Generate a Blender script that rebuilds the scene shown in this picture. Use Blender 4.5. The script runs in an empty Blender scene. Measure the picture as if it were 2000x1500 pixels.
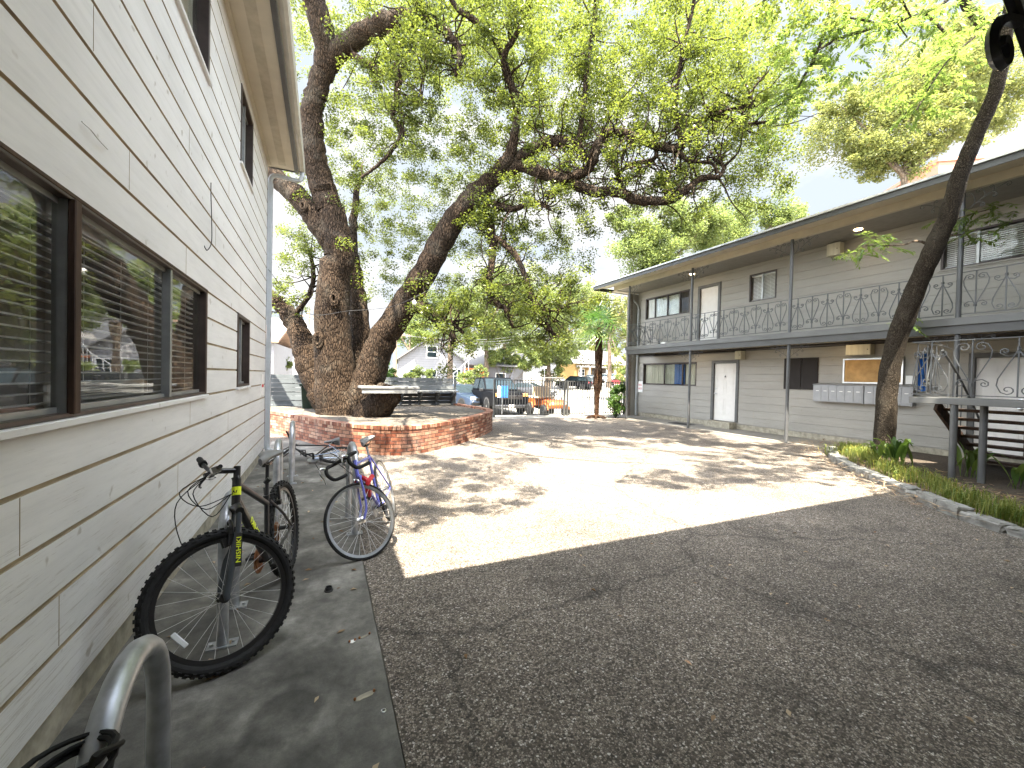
import bpy, bmesh, math, random
import numpy as np
from mathutils import Vector, Matrix, Quaternion
R = math.radians
rng = np.random.default_rng(7)
random.seed(7)
scene = bpy.context.scene
COL = scene.collection

# ------------------------------------------------------------------ camera
FPX, YAW, PIT, ROL, EYE = 807.24, R(24.506), R(-0.887), R(1.293), 1.6
_cy, _sy, _cp, _sp = math.cos(YAW), math.sin(YAW), math.cos(PIT), math.sin(PIT)
FW = Vector((_sy*_cp, _cy*_cp, _sp)); _R0 = Vector((_cy, -_sy, 0)); _U0 = _R0.cross(FW)
RT = _R0*math.cos(ROL) + _U0*math.sin(ROL); UP = _U0*math.cos(ROL) - _R0*math.sin(ROL)
C0 = Vector((0, 0, EYE))
def ray(x, y): return FW + RT*((x-1000)/FPX) - UP*((y-750)/FPX)
def at(x, y, t): return C0 + ray(x, y)*t                       # a sight line of the survey photo at depth t
def onX(x, y, X):
    d = ray(x, y); return C0 + d*(X/d.x)
def onY(x, y, Y):
    d = ray(x, y); return C0 + d*(Y/d.y)
def onG(x, y, z=0.0):
    d = ray(x, y); return C0 + d*((z-EYE)/d.z)
def topx(p):
    v = Vector(p)-C0; t = v.dot(FW); return (1000+FPX*v.dot(RT)/t, 750-FPX*v.dot(UP)/t)
def inview(p, m=40):
    v = Vector(p)-C0; t = v.dot(FW)
    if t < .1: return False
    x = 1000+FPX*v.dot(RT)/t; y = 750-FPX*v.dot(UP)/t
    return -m < x < 2000+m and -m < y < 1500+m
cam = bpy.data.cameras.new('camera'); cam.sensor_width = 36; cam.lens = FPX*36/2000
cam.clip_start = .03; cam.clip_end = 3000
co = bpy.data.objects.new('camera', cam); COL.objects.link(co)
m = Matrix((RT, UP, -FW)).transposed().to_4x4(); m.translation = C0; co.matrix_world = m
scene.camera = co

# ------------------------------------------------------------------ light
SUN = Vector((.18, .42, -1)).normalized()
sl = bpy.data.lights.new('sun', 'SUN'); sl.energy = 5.0; sl.angle = R(.5); sl.color = (1, .91, .76)
so = bpy.data.objects.new('sun', sl); COL.objects.link(so)
so.rotation_mode = 'QUATERNION'; so.rotation_quaternion = SUN.to_track_quat('-Z', 'Y')
w = bpy.data.worlds.new('World'); scene.world = w; w.use_nodes = True
nt = w.node_tree; nt.nodes.clear()
def N(nt, typ, **kw):
    n = nt.nodes.new(typ)
    for k, v in kw.items():
        if k.startswith('_'): n.inputs[int(k[1:])].default_value = v
        else: setattr(n, k, v)
    return n
def L(nt, a, b): nt.links.new(a, b)
sky = N(nt, 'ShaderNodeTexSky', sky_type='NISHITA', sun_disc=False, air_density=1.0, dust_density=1.2, ozone_density=1.0)
sky.sun_elevation = math.asin(-SUN.z); sky.sun_rotation = math.atan2(-SUN.x, -SUN.y)
tc = N(nt, 'ShaderNodeTexCoord'); mp = N(nt, 'ShaderNodeMapping'); mp.inputs['Scale'].default_value = (1, 1, 2.6)
n1 = N(nt, 'ShaderNodeTexNoise'); n1.inputs['Scale'].default_value = 2.1; n1.inputs['Detail'].default_value = 9; n1.inputs['Roughness'].default_value = .56
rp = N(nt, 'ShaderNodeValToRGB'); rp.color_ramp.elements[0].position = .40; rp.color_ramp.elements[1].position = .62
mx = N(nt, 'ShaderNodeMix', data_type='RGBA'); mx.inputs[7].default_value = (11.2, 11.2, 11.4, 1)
L(nt, tc.outputs['Generated'], mp.inputs[0]); L(nt, mp.outputs[0], n1.inputs['Vector']); L(nt, n1.outputs['Fac'], rp.inputs[0])
L(nt, rp.outputs[0], mx.inputs[0]); L(nt, sky.outputs[0], mx.inputs[6])
# in view: sky dimmed to pale blue with cumulus; outside it: brighter cloud added as fill
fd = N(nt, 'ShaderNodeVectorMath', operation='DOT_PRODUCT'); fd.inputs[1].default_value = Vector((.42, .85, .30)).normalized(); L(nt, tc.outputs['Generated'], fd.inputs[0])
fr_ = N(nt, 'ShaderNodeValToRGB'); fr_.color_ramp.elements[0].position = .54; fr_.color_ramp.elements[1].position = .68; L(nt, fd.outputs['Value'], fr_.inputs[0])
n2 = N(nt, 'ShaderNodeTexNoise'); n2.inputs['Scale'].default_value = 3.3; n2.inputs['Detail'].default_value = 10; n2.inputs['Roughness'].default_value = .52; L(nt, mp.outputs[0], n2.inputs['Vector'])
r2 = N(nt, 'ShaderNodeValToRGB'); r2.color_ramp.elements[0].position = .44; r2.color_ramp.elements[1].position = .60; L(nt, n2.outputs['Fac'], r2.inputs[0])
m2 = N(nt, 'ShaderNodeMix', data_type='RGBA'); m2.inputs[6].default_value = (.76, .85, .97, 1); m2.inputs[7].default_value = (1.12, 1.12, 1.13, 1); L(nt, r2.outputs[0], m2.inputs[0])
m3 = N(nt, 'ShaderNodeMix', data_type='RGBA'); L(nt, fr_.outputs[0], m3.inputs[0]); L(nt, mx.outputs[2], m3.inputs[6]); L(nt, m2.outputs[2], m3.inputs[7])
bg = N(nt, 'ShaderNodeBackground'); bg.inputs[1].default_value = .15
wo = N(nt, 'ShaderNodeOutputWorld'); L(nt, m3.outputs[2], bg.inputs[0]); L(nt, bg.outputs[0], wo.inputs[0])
vs = scene.view_settings; vs.view_transform = 'Standard'; vs.look = 'None'; vs.gamma = 1; vs.exposure = 2.92
try: vs.use_curve_mapping = False
except Exception: pass
scene.render.engine = 'CYCLES'
cy = scene.cycles; cy.use_denoising = True; cy.max_bounces = 7; cy.diffuse_bounces = 4; cy.glossy_bounces = 4
cy.transmission_bounces = 6; cy.transparent_max_bounces = 10; cy.caustics_reflective = False; cy.caustics_refractive = False
cy.sample_clamp_indirect = 6

# ------------------------------------------------------------------ materials
MATS = {}
def newmat(name):
    m = bpy.data.materials.new(name); m.use_nodes = True
    nt = m.node_tree; nt.nodes.clear()
    o = nt.nodes.new('ShaderNodeOutputMaterial'); b = nt.nodes.new('ShaderNodeBsdfPrincipled')
    L(nt, b.outputs[0], o.inputs[0]); MATS[name] = m
    return m, nt, b, o
def ramp(nt, fac, stops, interp='LINEAR'):
    r = nt.nodes.new('ShaderNodeValToRGB'); cr = r.color_ramp; cr.interpolation = interp
    while len(cr.elements) < len(stops): cr.elements.new(.5)
    for e, (p, c) in zip(cr.elements, stops): e.position = p; e.color = (*c, 1) if len(c) == 3 else c
    L(nt, fac, r.inputs[0]); return r.outputs[0]
def noise(nt, scale, detail=4, rough=.55, stretch=None, coord='Object', dist=0):
    t = nt.nodes.new('ShaderNodeTexCoord'); v = t.outputs[coord]
    if stretch:
        mp = nt.nodes.new('ShaderNodeMapping'); mp.inputs['Scale'].default_value = stretch; L(nt, v, mp.inputs[0]); v = mp.outputs[0]
    n = nt.nodes.new('ShaderNodeTexNoise'); n.inputs['Scale'].default_value = scale; n.inputs['Detail'].default_value = detail
    n.inputs['Roughness'].default_value = rough; n.inputs['Distortion'].default_value = dist
    L(nt, v, n.inputs['Vector']); return n.outputs['Fac']
def mixc(nt, fac, a, b, mode='MIX'):
    n = nt.nodes.new('ShaderNodeMix'); n.data_type = 'RGBA'; n.blend_type = mode
    for i, v in ((0, fac), (6, a), (7, b)):
        if hasattr(v, 'links') or hasattr(v, 'is_output'): L(nt, v, n.inputs[i])
        elif i == 0: n.inputs[0].default_value = v
        else: n.inputs[i].default_value = (*v, 1)
    return n.outputs[2]
def bump(nt, b, h, strength=.3, dist=.01):
    n = nt.nodes.new('ShaderNodeBump'); n.inputs['Strength'].default_value = strength; n.inputs['Distance'].default_value = dist
    L(nt, h, n.inputs['Height']); L(nt, n.outputs[0], b.inputs['Normal'])
def simple(name, c, rough=.6, metal=0, var=.15, scale=6, spec=.4, bmp=0, coat=0, stretch=None):
    """paint, metal or plastic with slight wear: colour varied by a noise"""
    m, nt, b, o = newmat(name)
    f = noise(nt, scale, 5, .6, stretch)
    d = tuple(x*(1-var) for x in c); u = tuple(min(1, x*(1+var)) for x in c)
    L(nt, ramp(nt, f, [(.3, d), (.7, u)]), b.inputs['Base Color'])
    b.inputs['Roughness'].default_value = rough; b.inputs['Metallic'].default_value = metal
    b.inputs['Specular IOR Level'].default_value = spec; b.inputs['Coat Weight'].default_value = coat
    if bmp: bump(nt, b, f, bmp, .01)
    return m
def m_siding(name, c, dirt, stain=.4):
    m, nt, b, o = newmat(name)
    big = noise(nt, 1.1, 6, .6, (1, .5, 1.6)); fine = noise(nt, 26, 6, .72, (1, .07, 1)); crack = noise(nt, 95, 5, .8, (1, .03, 1))
    col = ramp(nt, big, [(.3, tuple(x*.86 for x in c)), (.55, c), (.75, tuple(min(1, x*1.05) for x in c))])
    gsep = nt.nodes.new('ShaderNodeSeparateXYZ'); gtc = nt.nodes.new('ShaderNodeTexCoord'); L(nt, gtc.outputs['Object'], gsep.inputs[0])
    low = nt.nodes.new('ShaderNodeMapRange'); low.inputs[1].default_value = .3; low.inputs[2].default_value = 1.6; low.inputs[3].default_value = .42; low.inputs[4].default_value = .30; L(nt, gsep.outputs[2], low.inputs[0])
    lt = nt.nodes.new('ShaderNodeMath'); lt.operation = 'SUBTRACT'; L(nt, crack, lt.inputs[0]); L(nt, low.outputs[0], lt.inputs[1])
    fl = ramp(nt, lt.outputs[0], [(0, (.66,)*3), (.03, (.88,)*3), (.06, (1,)*3)])
    col = mixc(nt, fl, dirt, col)
    col = mixc(nt, .6, col, ramp(nt, fine, [(.3, (.86,)*3), (.5, (1,)*3), (.7, (1.07,)*3)]), 'MULTIPLY')
    spot = noise(nt, 9, 2, .4, (1, 1, 1)); sp = ramp(nt, spot, [(.0, (stain,)*3), (.25, (stain,)*3), (.30, (0,)*3)])
    col = mixc(nt, sp, col, dirt)
    L(nt, col, b.inputs['Base Color']); b.inputs['Roughness'].default_value = .55; b.inputs['Specular IOR Level'].default_value = .3
    bump(nt, b, mixc(nt, .5, fine, fl), .35, .006)
    return m
def m_bark(name, c1, c2, scale=9, st=(1, 1, .22), strength=1.0):
    m, nt, b, o = newmat(name)
    t = nt.nodes.new('ShaderNodeTexCoord'); mp = nt.nodes.new('ShaderNodeMapping'); mp.inputs['Scale'].default_value = st
    L(nt, t.outputs['Object'], mp.inputs[0])
    ds = nt.nodes.new('ShaderNodeTexNoise'); ds.inputs['Scale'].default_value = 5; ds.inputs['Detail'].default_value = 5
    L(nt, mp.outputs[0], ds.inputs['Vector'])
    ad = nt.nodes.new('ShaderNodeVectorMath'); ad.operation = 'MULTIPLY_ADD'; ad.inputs[1].default_value = (.16,)*3
    L(nt, ds.outputs['Color'], ad.inputs[0]); L(nt, mp.outputs[0], ad.inputs[2])
    v = nt.nodes.new('ShaderNodeTexVoronoi'); v.feature = 'DISTANCE_TO_EDGE'; v.inputs['Scale'].default_value = scale
    L(nt, ad.outputs[0], v.inputs['Vector'])
    n = noise(nt, 14, 7, .7); h = ramp(nt, v.outputs['Distance'], [(0, (0,)*3), (.16, (.75,)*3), (.5, (1,)*3)])
    col = ramp(nt, n, [(.3, c1), (.7, c2)]); col = mixc(nt, h, tuple(x*.38 for x in c1), col)
    big = noise(nt, 1.7, 4, .6); lich = ramp(nt, big, [(.52, (0,)*3), (.7, (.35,)*3)]); col = mixc(nt, lich, col, (.13, .115, .09))
    L(nt, col, b.inputs['Base Color']); b.inputs['Roughness'].default_value = .9; b.inputs['Specular IOR Level'].default_value = .15
    hh = mixc(nt, .35, h, n); bump(nt, b, hh, strength, .05); return m
def m_leaf(name, c, c2, tr, tw=.45, rough=.5):
    m, nt, b, o = newmat(name)
    a = nt.nodes.new('ShaderNodeAttribute'); a.attribute_name = 'tint'
    L(nt, ramp(nt, a.outputs['Fac'], [(0, c), (.8, c2), (.93, c2), (1, (c2[0]*1.5, c2[1]*1.0, c2[2]*.8))]), b.inputs['Base Color'])
    b.inputs['Roughness'].default_value = rough; b.inputs['Specular IOR Level'].default_value = .45
    t = nt.nodes.new('ShaderNodeBsdfTranslucent')
    L(nt, ramp(nt, a.outputs['Fac'], [(0, tuple(x*.75 for x in tr)), (1, tuple(x*1.2 for x in tr))]), t.inputs[0])
    mx = nt.nodes.new('ShaderNodeMixShader'); mx.inputs[0].default_value = tw
    L(nt, b.outputs[0], mx.inputs[1]); L(nt, t.outputs[0], mx.inputs[2]); L(nt, mx.outputs[0], o.inputs[0]); return m
def m_glass(name, tint=(.02, .025, .03), dirt=.06, refl=1.5):
    m, nt, b, o = newmat(name); nt.nodes.remove(b)
    g = nt.nodes.new('ShaderNodeBsdfGlossy'); g.inputs['Roughness'].default_value = .01
    t = nt.nodes.new('ShaderNodeBsdfTransparent'); t.inputs[0].default_value = (.95, .97, .96, 1)
    f = nt.nodes.new('ShaderNodeFresnel'); f.inputs[0].default_value = refl
    bm = nt.nodes.new('ShaderNodeBump'); bm.inputs['Strength'].default_value = .05; bm.inputs['Distance'].default_value = .05
    L(nt, noise(nt, 1.6, 2, .5), bm.inputs['Height']); L(nt, bm.outputs[0], g.inputs['Normal'])
    mx = nt.nodes.new('ShaderNodeMixShader'); L(nt, f.outputs[0], mx.inputs[0]); L(nt, t.outputs[0], mx.inputs[1]); L(nt, g.outputs[0], mx.inputs[2])
    d = nt.nodes.new('ShaderNodeBsdfDiffuse'); d.inputs[0].default_value = (.5, .47, .4, 1)
    m2 = nt.nodes.new('ShaderNodeMixShader')
    L(nt, ramp(nt, noise(nt, 2.5, 5, .6), [(.35, (dirt*.4,)*3), (.7, (dirt*1.6,)*3)]), m2.inputs[0])
    L(nt, mx.outputs[0], m2.inputs[1]); L(nt, d.outputs[0], m2.inputs[2]); L(nt, m2.outputs[0], o.inputs[0]); return m
def emit(name, c, s):
    m, nt, b, o = newmat(name); b.inputs['Base Color'].default_value = (*c, 1)
    b.inputs['Emission Color'].default_value = (*c, 1); b.inputs['Emission Strength'].default_value = s; return m

m_siding('siding_left', (.715, .705, .68), (.25, .2, .13), .5)
m_siding('siding_right', (.34, .325, .29), (.2, .18, .14), .25)
simple('groove_tan', (.36, .29, .19), .8, var=.35, scale=3)
simple('soffit_paint', (.52, .47, .37), .6, var=.08, scale=3)
simple('gutter_paint', (.50, .48, .42), .45, var=.12)
simple('downspout_grey', (.40, .42, .43), .4, var=.1)
simple('trim_grey', (.095, .095, .092), .5, var=.15)
simple('fascia_grey', (.07, .071, .069), .5, var=.12, scale=3)
simple('balcony_grey', (.118, .120, .116), .55, var=.12, scale=3)
simple('iron_grey', (.07, .074, .076), .42, var=.2, spec=.5)
simple('post_grey', (.085, .088, .09), .35, var=.15, spec=.5)
simple('wood_brown', (.055, .03, .018), .7, var=.5, scale=14, bmp=.3, stretch=(1, 1, .15))
simple('window_brown', (.05, .036, .03), .4, var=.3)
simple('window_alu', (.34, .35, .34), .35, .5, var=.2)
simple('door_white', (.72, .70, .66), .45, var=.05)
simple('blind_white', (.9, .89, .86), .5, var=.05)
simple('room_dark', (.07, .062, .055), .9); simple('room_wall', (.30, .27, .23), .9); simple('soffit_vent', (.42, .375, .29), .7); simple('roof_tan', (.30, .20, .14), .9, var=.3); simple('pier_stone', (.20, .17, .14), .9, var=.35, scale=14, bmp=.4)
simple('ceiling_grey', (.26, .25, .225), .7, var=.1)
simple('shingle', (.16, .14, .12), .95, var=.4, scale=30, bmp=.3)
simple('white_paint', (.78, .77, .74), .5, var=.06)
simple('black_rubber', (.014, .014, .014), .75, var=.3, scale=40, spec=.3)
simple('black_plastic', (.02, .02, .021), .42, var=.2, spec=.5)
simple('black_paint', (.016, .016, .017), .3, var=.2, coat=.4)
simple('fork_grey', (.055, .065, .075), .32, var=.1, coat=.3)
simple('chrome', (.75, .74, .72), .18, 1, var=.05)
simple('spoke_steel', (.72, .72, .71), .35, .35, var=.05)
simple('alu', (.62, .63, .64), .3, 1, var=.1)
simple('galvanised', (.46, .48, .51), .42, .75, var=.3, scale=9)
simple('neon_yellow', (.75, .85, .03), .5, var=.05)
simple('saddle_grey', (.20, .20, .20), .5, var=.15)
simple('copper_brown', (.28, .12, .05), .45, .5, var=.3)
simple('blue_violet', (.13, .14, .48), .3, var=.1, coat=.4)
simple('silver_blue', (.34, .42, .55), .25, .6, var=.1)
simple('red_tape', (.55, .02, .03), .4, var=.2)
simple('clear_reflector', (.75, .77, .78), .15, var=.05, spec=.8)
simple('fence_grey', (.10, .115, .125), .75, var=.25, scale=7, bmp=.2, stretch=(.2, 1, 1))
simple('fence_light', (.15, .16, .165), .7, var=.2, scale=7, bmp=.2, stretch=(.2, 1, 1))
simple('table_grey', (.24, .245, .24), .7, var=.15, scale=8)
simple('bin_green', (.012, .03, .022), .5, var=.2)
simple('paper', (.85, .84, .8), .6, var=.04)
simple('sign_white', (.82, .8, .77), .5, var=.04)
simple('sign_red', (.55, .03, .03), .5, var=.1)
simple('cork', (.40, .24, .09), .8, var=.25, scale=5)
simple('cloth_blue', (.02, .13, .42), .7, var=.25, scale=5)
simple('curtain_cream', (.55, .53, .42), .8, var=.15, scale=3, stretch=(1, 5, .3))
simple('screen_dark', (.022, .018, .016), .8, var=.1)
simple('mailbox_grey', (.29, .295, .30), .4, .2, var=.08)
simple('tower_peach', (.36, .18, .125), .8, var=.06, scale=1)
simple('wall_white', (.25, .25, .26), .8, var=.05)
simple('wall_greyboard', (.15, .15, .16), .8, var=.1)
simple('wall_yellow', (.24, .15, .045), .8, var=.1)
simple('orange_wood', (.5, .14, .03), .6, var=.2)
simple('roof_light', (.15, .145, .14), .8, var=.1)
simple('pole_wood', (.22, .16, .11), .9, var=.2)
simple('car_black', (.004, .0045, .006), .5, var=.05, coat=0, spec=.06)
simple('car_grey', (.05, .052, .058), .3, .3, var=.05, coat=.3)
simple('car_silver', (.5, .52, .54), .25, .5, var=.05, coat=1)
simple('car_blue', (.025, .04, .07), .3, .2, var=.05, coat=.3)
simple('car_red', (.5, .02, .02), .25, var=.05, coat=1)
simple('car_glass', (.015, .024, .028), .18, var=.3, scale=3, spec=.25)
simple('cart_orange', (.27, .075, .014), .3, var=.15, coat=.4)
simple('tan_seat', (.45, .36, .24), .6, var=.1)
simple('lamp_amber', (.7, .3, .1), .25, var=.1)
simple('soil', (.055, .042, .03), .95, var=.5, scale=25, bmp=.8)
simple('limestone', (.23, .225, .205), .9, var=.35, scale=11, bmp=.8)
simple('concrete_raw', (.34, .31, .24), .9, var=.35, scale=9, bmp=.3)
simple('skin', (.45, .26, .18), .6, var=.05)
simple('shirt_grey', (.35, .36, .4), .8)
simple('trousers_dark', (.05, .05, .06), .8)
simple('mat_dark', (.02, .02, .02), .95, var=.3)
simple('bulb_white', (.85, .83, .78), .15, var=.02)
m_glass('glass', dirt=.035, refl=1.85); m_glass('glass_far', dirt=.06, refl=1.28)
emit('lamp_warm', (1, .72, .42), 7)
m_bark('bark_oak', (.034, .022, .013), (.095, .064, .042), 24, (1, 1, .24), 1.0)
m_bark('bark_pecan', (.045, .034, .024), (.11, .09, .066), 52, (1, 1, .35), .9)
m_bark('bark_far', (.12, .09, .065), (.22, .17, .12), 10, (1, 1, .3), .5)
m_bark('palm_fibre', (.045, .022, .012), (.12, .06, .028), 22, (1, 1, .5), 1.0)
m_leaf('leaf_oak', (.016, .030, .007), (.105, .132, .028), (.22, .27, .038), .38, .36)
m_leaf('leaf_pecan', (.045, .09, .022), (.10, .16, .04), (.28, .38, .07), .46, .4)
m_leaf('leaf_far', (.045, .07, .018), (.10, .13, .036), (.20, .25, .06), .42)
m_leaf('leaf_lime', (.06, .095, .024), (.14, .175, .048), (.24, .30, .08), .45)
m_leaf('leaf_maple', (.075, .105, .025), (.16, .18, .05), (.30, .32, .09), .45)
m_leaf('leaf_dark', (.025, .06, .012), (.06, .12, .022), (.16, .28, .04), .35)
m_leaf('leaf_palm', (.018, .06, .012), (.055, .125, .02), (.10, .21, .03), .3, .35)
m_leaf('grass_blade', (.07, .13, .02), (.22, .22, .05), (.28, .36, .06), .3)
m_leaf('dry_leaf', (.16, .08, .03), (.42, .33, .22), (.3, .2, .1), .15, .8)

# paving of small pebbles set in cement
m_, nt, b, o = newmat('aggregate')
t = N(nt, 'ShaderNodeTexCoord'); v = N(nt, 'ShaderNodeTexVoronoi'); v.inputs['Scale'].default_value = 98
L(nt, t.outputs['Object'], v.inputs['Vector'])
sep = N(nt, 'ShaderNodeSeparateColor'); L(nt, v.outputs['Color'], sep.inputs[0])
c = ramp(nt, sep.outputs[0], [(0, (.034, .027, .021)), (.25, (.104, .084, .065)), (.5, (.19, .157, .124)), (.75, (.29, .245, .20)), (.94, (.38, .34, .29)), (1, (.62, .57, .52))])
ve = N(nt, 'ShaderNodeTexVoronoi', feature='DISTANCE_TO_EDGE'); ve.inputs['Scale'].default_value = 98; L(nt, t.outputs['Object'], ve.inputs['Vector'])
e = ramp(nt, ve.outputs['Distance'], [(0, (0,)*3), (.16, (1,)*3)]); c = mixc(nt, e, (.05, .042, .034), c)
pl = noise(nt, .45, 7, .62); c = mixc(nt, .9, c, ramp(nt, pl, [(.28, (.45,)*3), (.42, (.85,)*3), (.55, (1.05,)*3), (.72, (1.4,)*3)]), 'MULTIPLY')
st_ = ramp(nt, noise(nt, 1.3, 5, .6, dist=.4), [(.25, (.5,)*3), (.36, (.62,)*3), (.44, (1,)*3)]); c = mixc(nt, .7, c, st_, 'MULTIPLY')
cd_ = N(nt, 'ShaderNodeTexNoise'); cd_.inputs['Scale'].default_value = 2.2; cd_.inputs['Detail'].default_value = 6; L(nt, t.outputs['Object'], cd_.inputs['Vector'])
ca = N(nt, 'ShaderNodeVectorMath', operation='MULTIPLY_ADD'); ca.inputs[1].default_value = (.5, .5, 0); L(nt, cd_.outputs['Color'], ca.inputs[0]); L(nt, t.outputs['Object'], ca.inputs[2])
cv = N(nt, 'ShaderNodeTexVoronoi', feature='DISTANCE_TO_EDGE'); cv.inputs['Scale'].default_value = .26; L(nt, ca.outputs[0], cv.inputs['Vector'])
ck = ramp(nt, cv.outputs['Distance'], [(0, (.35,)*3), (.0025, (.5,)*3), (.006, (1,)*3)]); c = mixc(nt, .8, c, ck, 'MULTIPLY')
fs = noise(nt, 6, 5, .7); c = mixc(nt, .5, c, ramp(nt, fs, [(.35, (.7,)*3), (.65, (1.25,)*3)]), 'MULTIPLY')
L(nt, c, b.inputs['Base Color']); b.inputs['Roughness'].default_value = .85
bump(nt, b, e, .5, .004)
# trowelled concrete
m_, nt, b, o = newmat('concrete')
f1 = noise(nt, 2.3, 8, .62, dist=.15); f2 = noise(nt, 16, 8, .72); f3 = noise(nt, 160, 3, .6)
c = ramp(nt, f1, [(.30, (.055, .052, .046)), (.46, (.105, .10, .088)), (.56, (.16, .152, .134)), (.70, (.29, .28, .25))])
c = mixc(nt, .6, c, ramp(nt, f2, [(.32, (.55,)*3), (.66, (1.35,)*3)]), 'MULTIPLY')
tcc = N(nt, 'ShaderNodeTexCoord'); dv = N(nt, 'ShaderNodeVectorMath', operation='DISTANCE'); dv.inputs[1].default_value = (-.14, 2.13, 0); L(nt, tcc.outputs['Object'], dv.inputs[0])
wob = N(nt, 'ShaderNodeMath', operation='MULTIPLY_ADD'); L(nt, f1, wob.inputs[0]); wob.inputs[1].default_value = .22; L(nt, dv.outputs['Value'], wob.inputs[2])
ring = ramp(nt, wob.outputs[0], [(.20, (.72,)*3), (.25, (.55,)*3), (.30, (1.15,)*3), (.36, (.75,)*3), (.46, (1,)*3)]); c = mixc(nt, .8, c, ring, 'MULTIPLY')
c = mixc(nt, .6, c, ramp(nt, f3, [(.3, (.8,)*3), (.7, (1.18,)*3)]), 'MULTIPLY')
L(nt, c, b.inputs['Base Color']); b.inputs['Roughness'].default_value = .8; bump(nt, b, mixc(nt, .5, f2, f3), .25, .004)
m_, nt, b, o = newmat('lot_concrete')
c = ramp(nt, noise(nt, .5, 7, .62), [(.3, (.19, .175, .15)), (.7, (.26, .245, .21))]); L(nt, c, b.inputs['Base Color']); b.inputs['Roughness'].default_value = .9
m_, nt, b, o = newmat('walk_concrete')
c = ramp(nt, noise(nt, 2, 7, .65), [(.3, (.16, .15, .13)), (.7, (.25, .235, .205))]); L(nt, c, b.inputs['Base Color']); b.inputs['Roughness'].default_value = .85
m_, nt, b, o = newmat('lawn_green')
c = ramp(nt, noise(nt, 3, 8, .7), [(.3, (.05, .08, .02)), (.7, (.14, .15, .05))]); L(nt, c, b.inputs['Base Color']); b.inputs['Roughness'].default_value = .95
# flagstones in the raised bed
m_, nt, b, o = newmat('flagstone')
t = N(nt, 'ShaderNodeTexCoord'); br = N(nt, 'ShaderNodeTexBrick'); br.inputs['Scale'].default_value = 1
br.inputs['Brick Width'].default_value = .42; br.inputs['Row Height'].default_value = .42; br.inputs['Mortar Size'].default_value = .015
br.inputs['Color1'].default_value = (.12, .10, .078, 1); br.inputs['Color2'].default_value = (.075, .064, .05, 1); br.inputs['Mortar'].default_value = (.06, .05, .04, 1)
L(nt, t.outputs['Object'], br.inputs['Vector']); c = mixc(nt, .6, br.outputs[0], ramp(nt, noise(nt, 8, 6, .7), [(.3, (.6,)*3), (.7, (1.3,)*3)]), 'MULTIPLY')
L(nt, c, b.inputs['Base Color']); b.inputs['Roughness'].default_value = .9
# old red brick, laid along the uv of the curved wall
def m_brick(name, uv, wdt=.215, row=.0735, off=.5):
    m_, nt, b, o = newmat(name)
    t = N(nt, 'ShaderNodeTexCoord'); br = N(nt, 'ShaderNodeTexBrick'); br.offset = off; br.inputs['Scale'].default_value = 1
    br.inputs['Brick Width'].default_value = wdt; br.inputs['Row Height'].default_value = row; br.inputs['Mortar Size'].default_value = .007
    br.inputs['Mortar Smooth'].default_value = .3; br.inputs['Bias'].default_value = -.1
    br.inputs['Color1'].default_value = (.0, 0, 0, 1); br.inputs['Color2'].default_value = (1, 1, 1, 1); br.inputs['Mortar'].default_value = (.5, .5, .5, 1)
    dn = N(nt, 'ShaderNodeTexNoise'); dn.inputs['Scale'].default_value = 5; dn.inputs['Detail'].default_value = 3
    va = N(nt, 'ShaderNodeVectorMath', operation='MULTIPLY_ADD'); va.inputs[1].default_value = (.014, .014, 0)
    L(nt, t.outputs[uv], dn.inputs['Vector']); L(nt, dn.outputs['Color'], va.inputs[0]); L(nt, t.outputs[uv], va.inputs[2]); L(nt, va.outputs[0], br.inputs['Vector'])
    c = ramp(nt, br.outputs[0], [(0, (.16, .045, .022)), (.25, (.27, .095, .05)), (.5, (.34, .155, .09)), (.75, (.41, .225, .145)), (1, (.50, .335, .235))])
    c = mixc(nt, .85, c, ramp(nt, noise(nt, 11, 7, .72), [(.3, (.45,)*3), (.7, (1.4,)*3)]), 'MULTIPLY')
    wsh = ramp(nt, noise(nt, 2.2, 6, .65), [(.5, (0,)*3), (.72, (.45,)*3)]); c = mixc(nt, wsh, c, (.40, .33, .27))
    c = mixc(nt, br.outputs['Fac'], c, (.05, .036, .027))
    L(nt, c, b.inputs['Base Color']); b.inputs['Roughness'].default_value = .9
    iv = N(nt, 'ShaderNodeMath', operation='SUBTRACT'); iv.inputs[0].default_value = 1; L(nt, br.outputs['Fac'], iv.inputs[1])
    bump(nt, b, iv.outputs[0], .9, .012)
m_brick('brick_curve', 'UV'); m_brick('brick_cap', 'UV', .078, .3, 0); m_brick('brick_pier', 'Object', .2, .07)

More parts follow.
